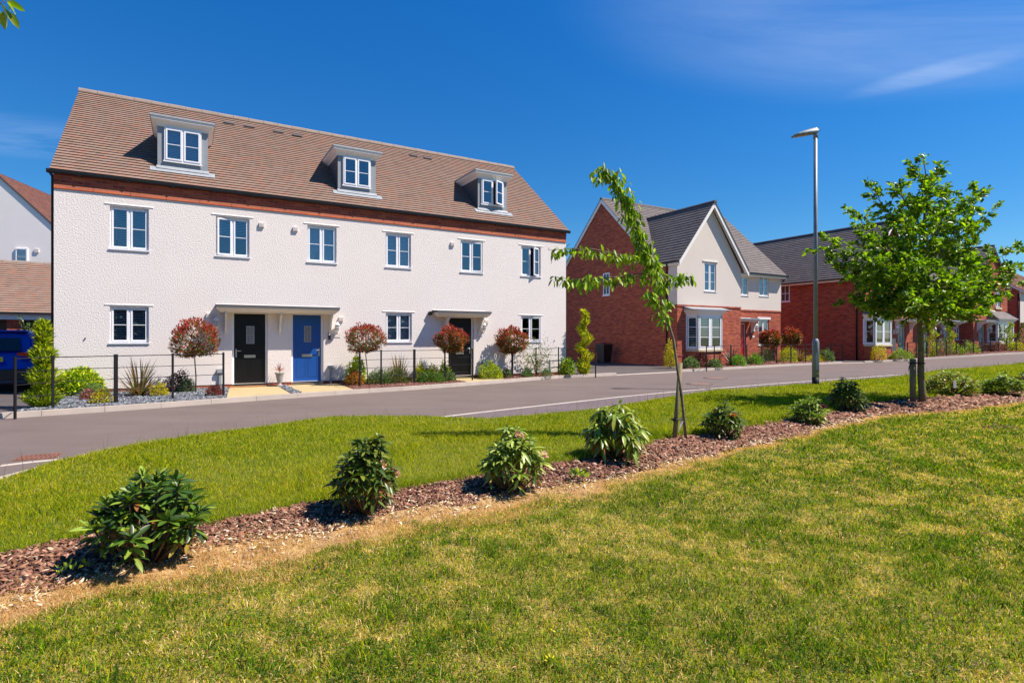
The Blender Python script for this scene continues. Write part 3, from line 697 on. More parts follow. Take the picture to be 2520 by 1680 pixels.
# ============================================================ WHITE TERRACE
TO = (-10.649, 12.881); TF = Frame(TO)
T = thing('terrace_house', (*TO, 0), YAW, 'long white roughcast terrace with brown tiled roof and three dormers', 'house')
LT, DT = 14.603, 7.84; ZW, ZE, ZR = 4.80, 5.19, 8.57
def fx(px, n=0): return TF.u(px, n)
def fz(px, py, n=0): return TF.z(px, py, n)
S = A_S
wins = []
for a, b in ((252,342),(496,573),(706,773),(886,944),(1058,1109),(1197,1242)): wins.append([fx(a*S), fx(b*S), 3.49, 4.53, 'u'])
for a, b in ((252,342),(886,946),(1197,1242)): wins.append([fx(a*S), fx(b*S), 1.205, 2.09, 'g'])
dblk = [fx(571), fx(659)]; dblu = [fx(717), fx(796)]; dbk2 = [fx(1102), fx(1166)]
ZD0, ZD1 = .03, 2.03
doors_ = [[dblk[0], dblk[1], ZD0, ZD1], [dblu[0], dblu[1], ZD0, ZD1], [dbk2[0], dbk2[1], ZD0, ZD1]]
print('door widths', [round(d[1]-d[0], 2) for d in doors_], 'win', [round(w[1]-w[0], 2) for w in wins])
mb = MB(); holes_wall(mb, 0, LT, .10, ZW, [(w[0], w[1], w[2], w[3]) for w in wins]+[(d[0], d[1], .10, d[3]) for d in doors_], 0, .12)
mb.face([(0, DT, .1), (0, 0, .1), (0, 0, ZE), (0, DT, ZE)]); mb.face([(LT, 0, .1), (LT, DT, .1), (LT, DT, ZE), (LT, 0, ZE)]); mb.face([(LT, DT, .1), (0, DT, .1), (0, DT, ZE), (LT, DT, ZE)])
mb.face([(0, 0, ZE), (0, DT/2, ZR-.03), (0, DT, ZE)]); mb.face([(LT, 0, ZE), (LT, DT, ZE), (LT, DT/2, ZR-.03)][::1])
mb.build('wall', M['render'], T)
mb = MB()
xs = [-.004]+[v for d in doors_ for v in (d[0], d[1])]+[LT+.004]
for a, b in zip(xs[::2], xs[1::2]): mb.box(a, b, .012, .10, -.30, .10)
mb.box(-.0045, .0955, .101, DT, -.3, .0995)
mb.build('brick_plinth', M['brick'], T)
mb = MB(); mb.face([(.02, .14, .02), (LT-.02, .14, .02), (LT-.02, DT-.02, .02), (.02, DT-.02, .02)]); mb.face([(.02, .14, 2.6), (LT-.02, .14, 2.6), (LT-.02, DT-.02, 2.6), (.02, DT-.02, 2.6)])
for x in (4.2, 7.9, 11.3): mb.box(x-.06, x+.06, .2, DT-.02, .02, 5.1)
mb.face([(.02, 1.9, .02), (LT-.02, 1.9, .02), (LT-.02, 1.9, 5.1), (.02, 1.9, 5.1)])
mb.build('interior', M['room_shade'], T)
# corbelled brick cornice
mb = MB(); mb.box(-.002, LT+.002, -.012, .15, ZW+.118, ZW+.19); mb.box(-.002, LT+.002, -.018, .15, ZW+.1905, ZW+.265); mb.box(-.002, LT+.002, -.024, .15, ZW+.2655, ZE+.02)
mb.build('brick_cornice', M['brick'], T)
mb = MB(); x = -.002; k = 0
while x < LT:
    x2 = min(LT+.002, x+.74)
    mb.prism([(x+.004, -.004, ZW), (x+.004, -.030, ZW+.012), (x+.004, -.012, ZW+.117), (x+.004, .1, ZW+.113), (x+.004, .1, ZW)], (x2-x-.008, 0, 0)); x += .74
mb.build('plinth_brick_course', M['brick_orange'], T)
# roof
mb = MB(); gable_roof(mb, -.06, LT+.06, -.11, DT+.11, ZE+.02, ZR, .145)
mb.build('roof', M['tile_brown'], T)
ridge_tiles(T, M['ridge_brown'], (-.07, DT/2, ZR+.03), (LT+.07, DT/2, ZR+.03), .12, .45)
mb = MB()
for x in (-.045, LT+.045):
    for sgn in (0, 1):
        y0 = -.10 if sgn == 0 else DT+.10
        mb.mark().bar((x, y0, ZE-.01), (x, DT/2, ZR-.04), .03, .07)
mb.pieces('verge_board', M['ridge_brown'], T)
mb = MB()
prof = [(-.155, .05), (-.15, -.0), (-.13, -.03), (-.10, -.04), (-.07, -.03), (-.045, .0), (-.04, .05)]
A = [(-.12, y+.02, ZE+z-.02) for y, z in prof]; mb.prism(A, (LT+.24, 0, 0))
for x in np.arange(.5, LT, .93): mb.box(x-.02, x+.02, -.12, -.03, ZE-.075, ZE-.045)
mb.pieces('gutter', M['black'], T)
mb = MB(); mb.mark().tube([(-.035, .10, .02), (-.035, .10, ZE-.1), (-.06, -.10, ZE-.03)], .034, 8); mb.pieces('downpipe', M['black'], T)
# windows
spec = [dict(blind='open'), dict(blind='half', open_={0: ('r', 7)}), dict(blind='sheer'), dict(blind='closed'), dict(open_={1: ('l', 9)}), dict(open_={1: ('r', 28)}),
        dict(blind='open'), dict(blind='sheer'), dict(open_={1: ('l', 14)})]
for w, sp in zip(wins, spec):
    window(T, w[0]+.002, w[1]-.002, w[2]+.002, w[3]-.002, 0, **sp)
    mb = MB(); x0, x1, z = w[0]-.10, w[1]+.10, w[3]+.075
    mb.prism([(x0, -.002, z-.005), (x0, -.014, z-.032), (x0, -.014, z-.038), (x0, -.002, z-.036)], (x1-x0, 0, 0)); mb.build('render_drip', M['render'], T)
# doors
door(T, *doors_[0], M['door_black'], handle='l', glass=(.41, .62, .58, .80))
d2 = door(T, *doors_[1], M['door_blue'], handle='r', glass=(.42, .62, .60, .81))
door(T, *doors_[2], M['door_black'], handle='r', glass=(.40, .62, .60, .80))
CZ1 = fz(534, 752, .45)
canopy(T, fx(534, .45), fx(835, .45), 2.10, .46, br=(fx(555), fx(688), fx(811)))
canopy(T, fx(1078, .45), fx(1209, .45), 2.10, .44, br=(fx(1095), fx(1178)))
for px, py in ((532, 795), (828, 806), (1188, 806)): lantern(T, fx(px), fz(px, py))
mb = None
for px, py in ((644, 554), (727, 564), (1113, 601), (90*0+839, 785), (1197, 792), (515, 776)):
    x, z = fx(px), fz(px, py); mb = MB(); mb.box(x-.065, x+.065, -.05, -.001, z-.06, z+.06)
    for k in range(3): mb.box(x-.045, x+.045, -.056, -.05, z-.04+k*.03, z-.026+k*.03)
    mb.build('vent_cover', M['vent'], T)
for px, py, hh in ((542, 912, .44), (813.5, 903, .44), (1183, 891, .40)):
    x, z = fx(px), fz(px, py); mb = MB(); mb.box(x-.075, x+.075, -.09, -.002, z-.05, z+.05); mb.box(x-.03, x+.03, -.06, -.002, .02, z-.05); mb.build('service_box', M['slate_l'] if 'slate_l' in M else M['lead'], T)
for px, py in ((533, 820), (829, 824), (1181, 822)):
    x, z = fx(px), fz(px, py); mb = MB(); mb.box(x-.10, x+.10, -.012, -.002, z-.07, z+.07); mb.build('number_plate_board', M['vent'], T)
x, z = fx(810), fz(810, 832); mb = MB(); mb.box(x-.03, x+.03, -.06, -.002, z-.05, z+.05); mb.box(x-.035, x+.035, -.03, -.002, z+.05, z+.16); mb.build('entry_box', M['black'], T)
x, z = fx(1057), fz(1057, 771); mb = MB(); mb.tube([(x, .02, z), (x, -.10, z)], .062, 14); mb.lathe((x, -.10, z), [(.03, 0)]*2, 6); mb.build('boiler_flue', M['black'], T)
for px, py in ((210, 832), (1364, 838), (1090, 826)):
    x, z = fx(px), fz(px, py); mb = MB(); mb.tube([(x, .0, z), (x, -.03, z)], .016, 8); mb.build('overflow_pipe', M['black'], T)
# dormers
tanp = (ZR-ZE-.02)/(DT/2+.11)
def roofz(d): return ZE+.04+tanp*(d+.11)
def dormer(x0, x1, wx0, wx1, op=None, bl=None):
    d0 = .48; zb = roofz(d0)+.03; zt = 6.83; dr = (zt-ZE-.04)/tanp-.11
    mb = MB(); holes_wall(mb, x0, x1, zb-.1, zt, [(wx0, wx1, zb+.17, zt-.035)], d0, .10); dm = mb.build('dormer', M['slategrey'], T)
    c = MB()
    for x in (x0, x1): c.face([(x, d0, zb-.12), (x, d0, zt), (x, dr, zt)] if x == x0 else [(x, d0, zb-.12), (x, dr, zt), (x, d0, zt)])
    c.face([(x0, d0+.5, zb), (x1, d0+.5, zb), (x1, d0+.5, zt), (x0, d0+.5, zt)])  # dark sheet behind the window, coloured for the dim room inside
    c.build('dormer_cheek_dark_back', M['darkcheek'], dm)
    # corner posts, flared cornice, lead roof, apron flashing
    k = MB(); zc0, zc1 = zt-.03, zt+.15; o0, o1 = .03, .20
    P = lambda o, z: [(x0-o, d0-o, z), (x1+o, d0-o, z), (x1+o, dr+.25, z), (x0-o, dr+.25, z)]
    lv = [(.02, zc0), (.03, zc0+.05), (.07, zc0+.09), (.12, zc0+.14), (.14, zc0+.15), (.145, zc0+.215)]
    for (oa, za), (ob, zb_) in zip(lv[:-1], lv[1:]):
        a, b = P(oa, za), P(ob, zb_)
        for i in (0, 1, 3): k.face([a[i], a[(i+1) % 4], b[(i+1) % 4], b[i]])
    k.face(P(.02, zc0)[::-1]); k.build('dormer_cornice', M['white'], dm)
    l = MB(); zz = zc0+.216; a, b = P(.165, zz), P(.16, zz+.045); l.face(b); l.face(a[::-1])
    for i in range(4): l.face([a[i], a[(i+1) % 4], b[(i+1) % 4], b[i]])
    l.build('dormer_roof', M['lead'], dm)
    f = MB(); nrm = Vector((0, -tanp, 1)).normalized(); 
    def rp(x, d, h=.042): v = Vector((x, d, roofz(d)-.02))+nrm*h; return v
    f.face([rp(x0-.16, d0-.17), rp(x1+.16, d0-.17), rp(x1+.16, d0+.01), rp(x0-.16, d0+.01)]); f.prism([rp(x0-.02, d0-.05, .03), rp(x0-.02, d0-.06, .06), Vector((x0-.02, d0-.004, zb+.04)), Vector((x0-.02, d0-.004, zb-.05))], (x1-x0+.04, 0, 0))
    f.build('lead_apron', M['lead'], dm)
    # window: a slightly projecting boxed frame
    w = window(T, wx0+.002, wx1-.002, zb+.172, zt-.037, d0, rec=-.045, blind=bl, open_=op, name='dormer_window', fw=.038)
dormer(fx(387.5, -.48), fx(511.9, -.48), fx(404, -.45), fx(496, -.45), None, 'closed')
dormer(fx(831.4, -.48), fx(924.8, -.48), fx(844, -.45), fx(912, -.45), None, 'open')
dormer(fx(1176, -.48), fx(1247, -.48), fx(1185, -.45), fx(1239, -.45), {1: ('r', 26)}, None)
for px, py in ((564, 305), (613.5, 313.5), (685.5, 326.5), (731, 335.5), (1017, 384.5), (1051.5, 391)):
    # roof vent tiles: solve depth on slope
    d = 3.2
    for _ in range(30):
        u = fx(px, -d); Y = TF.Y(u, -d); z = EYE+(HY-py)/F*Y; d = .5*d+.5*((z-ZE-.04)/tanp-.11)
    mb = MB(); nrm = Vector((0, -tanp, 1)).normalized(); upv = Vector((0, 1, tanp)).normalized(); c = Vector((u, d, roofz(d)-.02))+nrm*.05
    mb.obox(c, (.15, 0, 0), upv*.05, nrm*.022); mb.obox(c-upv*.056, (.12, 0, 0), upv*.006, nrm*.012); mb.build('roof_vent', M['ridge_grey'], T)

# ============================================================ GABLED BRICK AND RENDER HOUSE
BO = Frame((7.78, 26.10))
B_ = thing('detached_house', (7.78, 26.10, 0), YAW, 'red brick and cream render house with big front gable and red door', 'house')
ux = BO.u; WB = ux(1822.5); SB = 1.50; W2 = Frame((7.78-BO.N[0]*SB, 26.10-BO.N[1]*SB)).u(1921); DM = 3.98; ZEB = 4.95; ZRB = 9.06; ZBAND = 2.89; YB2 = SB+2*DM
def bw(a, b, c, d, n=0):
    x0, x1 = BO.u(a, n), BO.u(b, n); return [x0, x1, BO.z((a+b)/2, d, n), BO.z((a+b)/2, c, n)]
wu = bw(1733, 1762, 647, 717); wm1 = bw(1815, 1841.6, 680, 727, -SB); wm2 = bw(1868.4, 1891.5, 681.5, 729, -SB); wg = bw(1866.5, 1892, 786, 850, -SB)
dr_ = [BO.u(1818, -SB), BO.u(1836, -SB)]; dr_ = [dr_[1]-.98, dr_[1], .05, 2.15]
print('B', WB, W2, [round(x, 2) for x in wu+wm1+wm2+wg+dr_])
bx0, bx1 = .62, BO.u(1787, .35)-.10
# ground floor brick (front gable wing and main range), first floor render
mb = MB(); holes_wall(mb, 0, WB, -.3, ZBAND, [(bx0+.12, bx1-.12, .78, 2.28)], 0, .1)
mb.face([(0, YB2, -.3), (0, 0, -.3), (0, 0, ZBAND), (0, YB2, ZBAND)]); mb.face([(0, YB2, ZBAND), (0, .55, ZBAND), (0, .55, ZEB), (0, YB2, ZEB)])
mb.face([(0, SB-.3, ZEB), (0, SB+DM, ZRB-.05), (0, YB2+.3, ZEB)]); mb.face([(WB, 0, -.3), (WB, SB, -.3), (WB, SB, ZBAND), (WB, 0, ZBAND)])
holes_wall(mb, WB, W2, -.3, ZBAND, [tuple(wg), tuple(dr_)], SB, .1)
mb.face([(W2, SB, -.3), (W2, YB2, -.3), (W2, YB2, ZEB), (W2, SB, ZEB)]); mb.face([(W2, SB-.3, ZEB), (W2, YB2+.3, ZEB), (W2, SB+DM, ZRB-.05)]); mb.face([(0, YB2, -.3), (0, YB2, ZEB), (W2, YB2, ZEB), (W2, YB2, -.3)])
mb.build('brick_wall', M['brick'], B_)
mb = MB(); mb.mark().box(-.03, WB+.02, -.03, .02, ZBAND-.06, ZBAND+.02); mb.mark().box(-.03, .02, .02, .55, ZBAND-.06, ZBAND+.02); mb.mark().box(WB+.021, W2+.03, SB-.03, SB+.02, ZBAND-.06, ZBAND+.02); mb.mark().box(-.02, WB+.015, -.02, .015, .48, .53); mb.pieces('brick_band', M['brick'], B_)
# render, gable wing front
zap = 7.97; xm = WB/2; zc = ZEB-.15
mb = MB(); holes_wall(mb, 0, WB, ZBAND+.02, zc, [(wu[0], wu[1], wu[2], zc)], -.012, 0); wt = wu[3]; yq = -.012; zt_ = zap-.12
ql = lambda z: xm*(z-zc)/(zt_-zc)
mb.face([(0, yq, zc), (wu[0], yq, zc), (wu[0], yq, wt), (ql(wt), yq, wt)]); mb.face([(wu[1], yq, zc), (WB, yq, zc), (WB-ql(wt), yq, wt), (wu[1], yq, wt)]); mb.face([(ql(wt), yq, wt), (WB-ql(wt), yq, wt), (xm, yq, zt_)])
for xx in (wu[0], wu[1]): mb.face([(xx, yq, wu[2]), (xx, yq, wt), (xx, yq+.1, wt), (xx, yq+.1, wu[2])])
mb.face([(wu[0], yq, wt), (wu[1], yq, wt), (wu[1], yq+.1, wt), (wu[0], yq+.1, wt)]); mb.face([(wu[0], yq, wu[2]), (wu[1], yq, wu[2]), (wu[1], yq+.1, wu[2]), (wu[0], yq+.1, wu[2])])
gz = lambda x: zc+(zap-.10-zc)*(1-abs(x-xm)/(xm+.0))
mb.face([(-.012, .55, ZBAND+.02), (-.012, -.012, ZBAND+.02), (-.012, -.012, ZEB), (-.012, .55, ZEB)]); mb.face([(0, -.012, ZBAND+.02), (0, -.012, zc), (-.012, -.012, zc), (-.012, -.012, ZBAND+.02)])
mb.face([(WB, -.012, ZBAND+.02), (WB, SB, ZBAND+.02), (WB, SB, zc), (WB, -.012, zc)])
holes_wall(mb, WB, W2+.012, ZBAND+.02, ZEB, [tuple(wm1), tuple(wm2)], SB-.012, .1)
mb.build('render_wall', M['render_b'], B_)
mb = MB(); mb.box(.2, W2-.2, SB+1.4, SB+1.45, 0, 4.8); mb.box(.2, W2-.2, SB+.2, SB+1.4, 2.5, 2.6); mb.box(.2, WB-.2, .2, SB+.2, 2.5, 2.6); mb.build('interior', M['room_shade'], B_)
# roofs
mb = MB(); gable_roof(mb, -.10, W2+.12, SB-.3, YB2+.3, ZEB, ZRB, .19); mb.build('main_roof', M['tile_grey'], B_)
ridge_tiles(B_, M['ridge_grey'], (-.10, SB+DM, ZRB+.03), (W2+.12, SB+DM, ZRB+.03))
mb = MB(); ext_ = lambda z: max(SB-.3+(z+.10-ZEB)/((ZRB-ZEB)/(DM+.3))+.12+.30, SB+.02)
ze_ = ZEB-.22; xl_, xr_ = -.13, WB+.32; zl_ = zap-(xm-xl_)*(zap-ze_)/(xr_-xm)
slope(mb, (xl_, -.30, zl_), (0, 1, 0), (xm-xl_, 0, zap-zl_), 1, math.hypot(xm-xl_, zap-zl_), .19, ext=ext_); slope(mb, (xr_, -.30, ze_), (0, 1, 0), (-(xr_-xm), 0, zap-ze_), 1, math.hypot(xr_-xm, zap-ze_), .19, ext=ext_)
mb.build('gable_roof', M['tile_grey'], B_)
ridge_tiles(B_, M['ridge_grey'], (xm, -.33, zap+.03), (xm, SB+DM*.72, zap+.03))
def barge(mb, p, q, h=.20, t=.03):
    mb.mark()
    p, q = Vector(p), Vector(q); mb.prism([p, q, q-Vector((0, 0, h)), p-Vector((0, 0, h))], (t, 0, 0) if abs(p.x-q.x) < 1e-6 else (0, t, 0))
mb = MB(); e_ = .32
barge(mb, (xr_, -.27, ze_), (xm, -.27, zap), .27, .03); barge(mb, (xl_, -.27, zl_), (xm, -.2701, zap), .27, .03)
for xa_, za_ in ((xl_, zl_), (xr_, ze_)): mb.mark().prism([(xa_, -.239, za_-.055), (xm, -.239, zap-.055), (xm, -.239, zap-.075), (xa_, -.239, za_-.075)], (0, .226, 0))
barge(mb, (-.08, SB-.3, ZEB), (-.08, SB+DM, ZRB), .24); barge(mb, (-.08, YB2+.3, ZEB), (-.08, SB+DM, ZRB), .24); barge(mb, (W2+.09, SB-.3, ZEB), (W2+.09, SB+DM, ZRB), .24)
mb.pieces('bargeboard', M['white'], B_)
mb = MB(); mb.mark().box(WB+.1, W2+.12, SB-.30, SB-.27, ZEB-.19, ZEB-.02); mb.mark().box(WB+.1, W2+.1, SB-.27, SB-.013, ZEB-.19, ZEB-.17); mb.mark().box(-.12, -.03, -.2, SB-.25, zl_-.19, zl_-.05); mb.pieces('fascia', M['white'], B_)
mb = MB(); mb.mark().box(WB+.1, W2+.18, SB-.41, SB-.301, ZEB-.09, ZEB+.0); mb.mark().box(-.22, -.121, -.22, SB-.2, zl_-.10, zl_-.02); mb.pieces('gutter', M['black'], B_)
mb = MB(); mb.mark().tube([(-.17, .5, zl_-.1), (-.06, .62, zl_-.35), (-.06, .62, .0)], .035, 8); mb.mark().tube([(W2+.16, SB-.3, ZEB-.1), (W2+.04, SB-.05, ZEB-.35)], .035, 8); mb.pieces('downpipe', M['black'], B_)
window(B_, *wu, -.012, bars=2, sillmat='stone_w' if 'stone_w' in M else 'pvc', blind='closed'); window(B_, *wm1, SB-.012, bars=1); window(B_, *wm2, SB-.012, bars=1)
window(B_, *wg, SB, bars=1, blind='closed')
mb = MB(); mb.mark().box(wg[0]-.12, wg[1]+.12, SB-.04, SB+.02, wg[3], wg[3]+.13); mb.mark().box(wu[0]-.12, wu[1]+.12, -.05, -.01, wu[3]+.05, wu[3]+.10); mb.pieces('lintel', M['white'], B_)
door(B_, *dr_, M['door_red'], y=SB, handle='l'); canopy(B_, WB+.02, BO.u(1866, -SB+.5), 2.33, .55, y=SB, br=(BO.u(1848, -SB),), mat='white', roofmat='lead')
lantern(B_, BO.u(1855, -SB), BO.z(1855, 806, -SB), SB, 1.5)
x_ = BO.u(1854, -SB); mb = MB(); mb.box(x_-.09, x_+.09, SB-.012, SB-.001, 1.35, 1.47); mb.build('number_plate_board', M['vent'], B_)
def bay(par, x0, x1, z0, z1, y=0, D=.42, sp=.34, flat=True, bl='closed', base=True, bars=2):
    """canted bay window: splayed sides, front, moulded cornice, stone sill, brick base"""
    pts = [(x0, y), (x0+sp, y-D), (x1-sp, y-D), (x1, y)]
    grow = lambda g: [(pts[0][0]-g, y), (pts[1][0]-g*.7, y-D-g), (pts[2][0]+g*.7, y-D-g), (pts[3][0]+g, y)]
    fr = MB()
    for (a, b) in zip(pts[:-1], pts[1:]):
        for q in (a, b): fr.box(q[0]-.045, q[0]+.045, q[1]-.0+(-.03), q[1]+.05, z0, z1)
        for zz in (z0, z1-.07): fr.bar((a[0], a[1]+.01, zz+.035), (b[0], b[1]+.01, zz+.035), .05, .07)
    for k in (.5,): xq = x0+sp+(x1-x0-2*sp)*k; fr.box(xq-.04, xq+.04, y-D-.02, y-D+.04, z0, z1)
    bw_ = fr.build('bay_window', M['pvc'], par)
    s = MB(); g = MB(); b_ = MB()
    segs = [(pts[0], pts[1]), (pts[1], ((pts[1][0]+pts[2][0])/2, y-D)), (((pts[1][0]+pts[2][0])/2, y-D), pts[2]), (pts[2], pts[3])]
    for a, b in segs:
        a = Vector((*a, 0)); b = Vector((*b, 0)); d = (b-a); L = d.length; d.normalize(); n = Vector((d.y, -d.x, 0))
        def q(t, z, o=0): v = a+d*t+n*o; return (v.x, v.y, z)
        m0, m1, f = .06, L-.06, .05
        for t0, t1, za, zb in ((m0, m0+f, z0+.08, z1-.08), (m1-f, m1, z0+.08, z1-.08), (m0+f, m1-f, z0+.08, z0+.13), (m0+f, m1-f, z1-.13, z1-.08)):
            s.obox(Vector(q((t0+t1)/2, (za+zb)/2, -.0)), d*(t1-t0)/2, n*.028, Vector((0, 0, (zb-za)/2)))
        for k in range(1, bars+1): zz = z0+.1+(z1-z0-.2)*k/(bars+1); s.obox(Vector(q(L/2, zz)), d*(m1-m0-2*f)/2, n*.012, Vector((0, 0, .012)))
        g.face([q(m0+f, z0+.13), q(m1-f, z0+.13), q(m1-f, z1-.13), q(m0+f, z1-.13)])
        if bl:
            z = z1-.14
            while z > z0+.14: b_.face([q(m0+.02, z-.05, -.09), q(m1-.02, z-.05, -.09), q(m1-.02, z, -.10), q(m0+.02, z, -.10)]); z -= .11
    s.build('sash', M['pvc'], bw_); g.build('pane', M['glass'], bw_)
    if bl: b_.build('blind', M['blind'], bw_)
    def lay(mbx, levels, capb=True, capt=True):
        P = [[(px_, py_, z) for px_, py_ in grow(g_)] for g_, z in levels]
        for A_, B2 in zip(P[:-1], P[1:]):
            for i in range(3): mbx.face([A_[i], A_[i+1], B2[i+1], B2[i]])
        if capb: mbx.face(P[0][::-1])
        if capt: mbx.face(P[-1])
    c = MB(); lay(c, [(.03, z1), (.05, z1+.06), (.16, z1+.17), (.17, z1+.19), (.175, z1+.25)]); c.build('bay_cornice', M['white'], bw_)
    r = MB()
    if flat: r.prism([(x0-.2, y-D-.2, z1+.251), (x1+.2, y-D-.2, z1+.251), (x1+.2, y-.002, z1+.251), (x0-.2, y-.002, z1+.251)], (0, 0, .03)); r.prism([(x0-.2, y-D-.1, z1+.282), (x0-.2, y-.002, z1+.42), (x0-.2, y-.002, z1+.282)], (x1-x0+.4, 0, 0)); r.build('bay_roof', M['lead'], bw_)
    else:
        zt = z1+.25; a = [(x0-.22, y-D-.22, zt), (x1+.22, y-D-.22, zt), (x1+.22, y, zt), (x0-.22, y, zt)]; t0, t1 = (x0+.25, y-.002, zt+.62), (x1-.25, y-.002, zt+.62)
        r.face([a[0], a[1], t1, t0], [(0, 0), (x1-x0, 0), (x1-x0-.3, .8), (.3, .8)]); r.face([a[1], a[2], t1]); r.face([a[3], a[0], t0]); r.face(a[::-1]); r.build('bay_roof', M['tile_grey'], bw_)
        h = MB(); h.bar(Vector(a[0])+Vector((0, 0, .03)), Vector(t0)+Vector((0, 0, .03)), .10, .05); h.bar(Vector(a[1])+Vector((0, 0, .03)), Vector(t1)+Vector((0, 0, .03)), .10, .05); h.build('bay_hip', M['ridge_grey'], bw_)
    st = MB(); lay(st, [(.06, z0-.12), (.06, z0-.02), (.05, z0)]); st.build('bay_sill', M['stone'], bw_)
    if base:
        bb = MB(); lay(bb, [(.0, -.3), (.0, z0-.121)], False, False); bb.build('bay_base', M['brick'], bw_)
    return bw_
bay(B_, bx0, bx1, .80, BO.z(1745, 776, .4), 0)

# ============================================================ FURTHER BRICK HOUSES (the ground rises towards them)
CO = (20.83, 32.70); CF = Frame(CO)
C_ = thing('brick_house', (*CO, 0), YAW, 'red brick house with dark tiled side roof behind the lamp post and oak tree', 'house')
WC = 5.62; WD = Frame(CO).u(2364.7, -1.0); DC = 11.0; ZEC = 5.04; zapC = 8.5; yr = 1.0
cw_ = lambda a, b, c, d, n=0: [CF.u(a, n), CF.u(b, n), CF.z((a+b)/2, d, n), CF.z((a+b)/2, c, n)]
gw = [1.6, 2.6, 3.4, 4.6]
drC = [CF.u(2209, 0), CF.u(2228, 0)]; drC = [drC[0], drC[0]+.98, .1, 2.2]
d2C = [CF.u(2268, -1), CF.u(2268, -1)+.98, .1, 2.2]; d3C = [CF.u(2323, -1), CF.u(2323, -1)+.98, .15, 2.25]
wC2 = cw_(2352, 2364, 795, 830, -1); wC2 = [wC2[0]-.1, WD-.2, 1.2, 2.15]; wl = [d2C[0]-1.5, d2C[0]-.9, .9, 2.1]; wC3 = [d2C[0]-.9, d2C[0]+.1, 3.4, 4.5]; wC4 = [d3C[0]+.1, d3C[0]+1.0, 3.4, 4.5]
print('C', WD, drC, d2C, d3C, wC2)
mb = MB(); mb.face([(0, DC, -.3), (0, 0, -.3), (0, 0, ZEC), (0, DC, ZEC)]); holes_wall(mb, 0, WC, -.3, ZEC, [tuple(gw), tuple(drC)], 0, .1); mb.face([(0, 0, ZEC), (WC, 0, ZEC), (WC/2, 0, zapC-.1)]); mb.face([(0, DC, ZEC), (WC/2, DC, zapC-.1), (WC, DC, ZEC)])
mb.face([(WC, 0, -.3), (WC, yr, -.3), (WC, yr, ZEC), (WC, 0, ZEC)]); holes_wall(mb, WC, WD, -.3, ZEC, [tuple(d2C), tuple(d3C), tuple(wC2), tuple(wC3), tuple(wC4)], yr, .1)
mb.build('brick_wall', M['brick'], C_)
mb = MB(); mb.mark().box(-.03, 0.0, 0, DC, .45, .50); mb.mark().box(-.025, .0, .0, DC, 2.62, 2.69); mb.pieces('brick_band', M['brick'], C_)
mb = MB(); mb.box(.2, WD-.2, 2.4, 2.45, 0, 4.9); mb.build('interior', M['room_shade'], C_)
mb = MB(); gable_roof(mb, -.32, WC+.32, -.28, DC+.2, ZEC-.1, zapC, .19, 'y'); mb.build('gable_roof', M['tile_grey'], C_); ridge_tiles(C_, M['ridge_grey'], (WC/2, -.3, zapC+.03), (WC/2, DC+.2, zapC+.03))
mb = MB(); gable_roof(mb, WC*.6, WD+.1, yr-.3, yr+8.3, ZEC, 8.45, .19); mb.build('range_roof', M['tile_grey'], C_)
mb = MB(); mb.mark().box(-.33, -.30, -.2, DC, ZEC-.28, ZEC-.10); 
for sgn in (-1, 1): barge(mb, (WC/2+sgn*(WC/2+.32), -.26, ZEC-.1), (WC/2, -.26, zapC), .24)
mb.mark().box(WC+.3, WD, yr-.31, yr-.28, ZEC-.17, ZEC-.01); mb.pieces('bargeboard', M['white'], C_)
mb = MB(); mb.mark().box(-.44, -.331, -.25, DC, ZEC-.17, ZEC-.08); mb.mark().tube([(-.38, .35, ZEC-.15), (-.06, .45, ZEC-.5), (-.06, .45, 0)], .04, 8); mb.mark().tube([(CF.u(2306, -1), yr-.06, ZEC-.1), (CF.u(2306, -1), yr-.06, 0)], .04, 8); mb.pieces('gutter', M['black'], C_)
window(C_, *gw, 0, bars=1, blind='closed'); window(C_, *wC2, yr, bars=1, blind='half'); window(C_, *wC3, yr, bars=1); window(C_, *wC4, yr, bars=1)
# small four-pane side window by the eave
def side_window(par, x, y0, y1, z0, z1):
    mb = MB()
    for a in ((y0, y0+.06), (y1-.06, y1), ((y0+y1)/2-.02, (y0+y1)/2+.02)): mb.box(x-.03, x-.002, a[0], a[1], z0, z1)
    for a in ((z0, z0+.06), (z1-.06, z1), ((z0+z1)/2-.02, (z0+z1)/2+.02)): mb.box(x-.028, x-.002, y0, y1, a[0], a[1])
    w = mb.build('side_window', M['pvc'], par); g = MB(); g.face([(x-.012, y0+.05, z0+.05), (x-.012, y0+.05, z1-.05), (x-.012, y1-.05, z1-.05), (x-.012, y1-.05, z0+.05)]); g.build('pane', M['glass_dark'], w)
    s = MB(); s.box(x-.06, x-.001, y0-.05, y1+.05, z0-.06, z0-.001); s.build('sill', M['pvc'], w)
M['glass_dark'] = simple('dark_side_glass', (.05, .06, .07), .05, var=.3)
def side_y(FR, px, x=0):                 # depth along a side wall for a photo column
    t = (px-CX)/F; ox, oy = FR.w(x).x, FR.w(x).y; return (t*oy-ox)/(-FR.N[0]+t*FR.N[1])
def side_z(FR, px, py, x=0): y = side_y(FR, px, x); return EYE+(HY-py)/F*(FR.w(x).y+y*(-FR.N[1]))
y0_, y1_ = side_y(CF, 1944), side_y(CF, 1922); side_window(C_, 0, y0_, y1_, side_z(CF, 1935, 742), side_z(CF, 1935, 702))
y0_, y1_ = side_y(BO, 1501), side_y(BO, 1485); side_window(B_, 0, y0_, y1_, side_z(BO, 1492, 726), side_z(BO, 1492, 672))
bay(C_, CF.u(2140, .3), CF.u(2196, .35)-.05, .95, CF.z(2170, 784, .4), 0, .45, .32, flat=False, bl=None, bars=1)
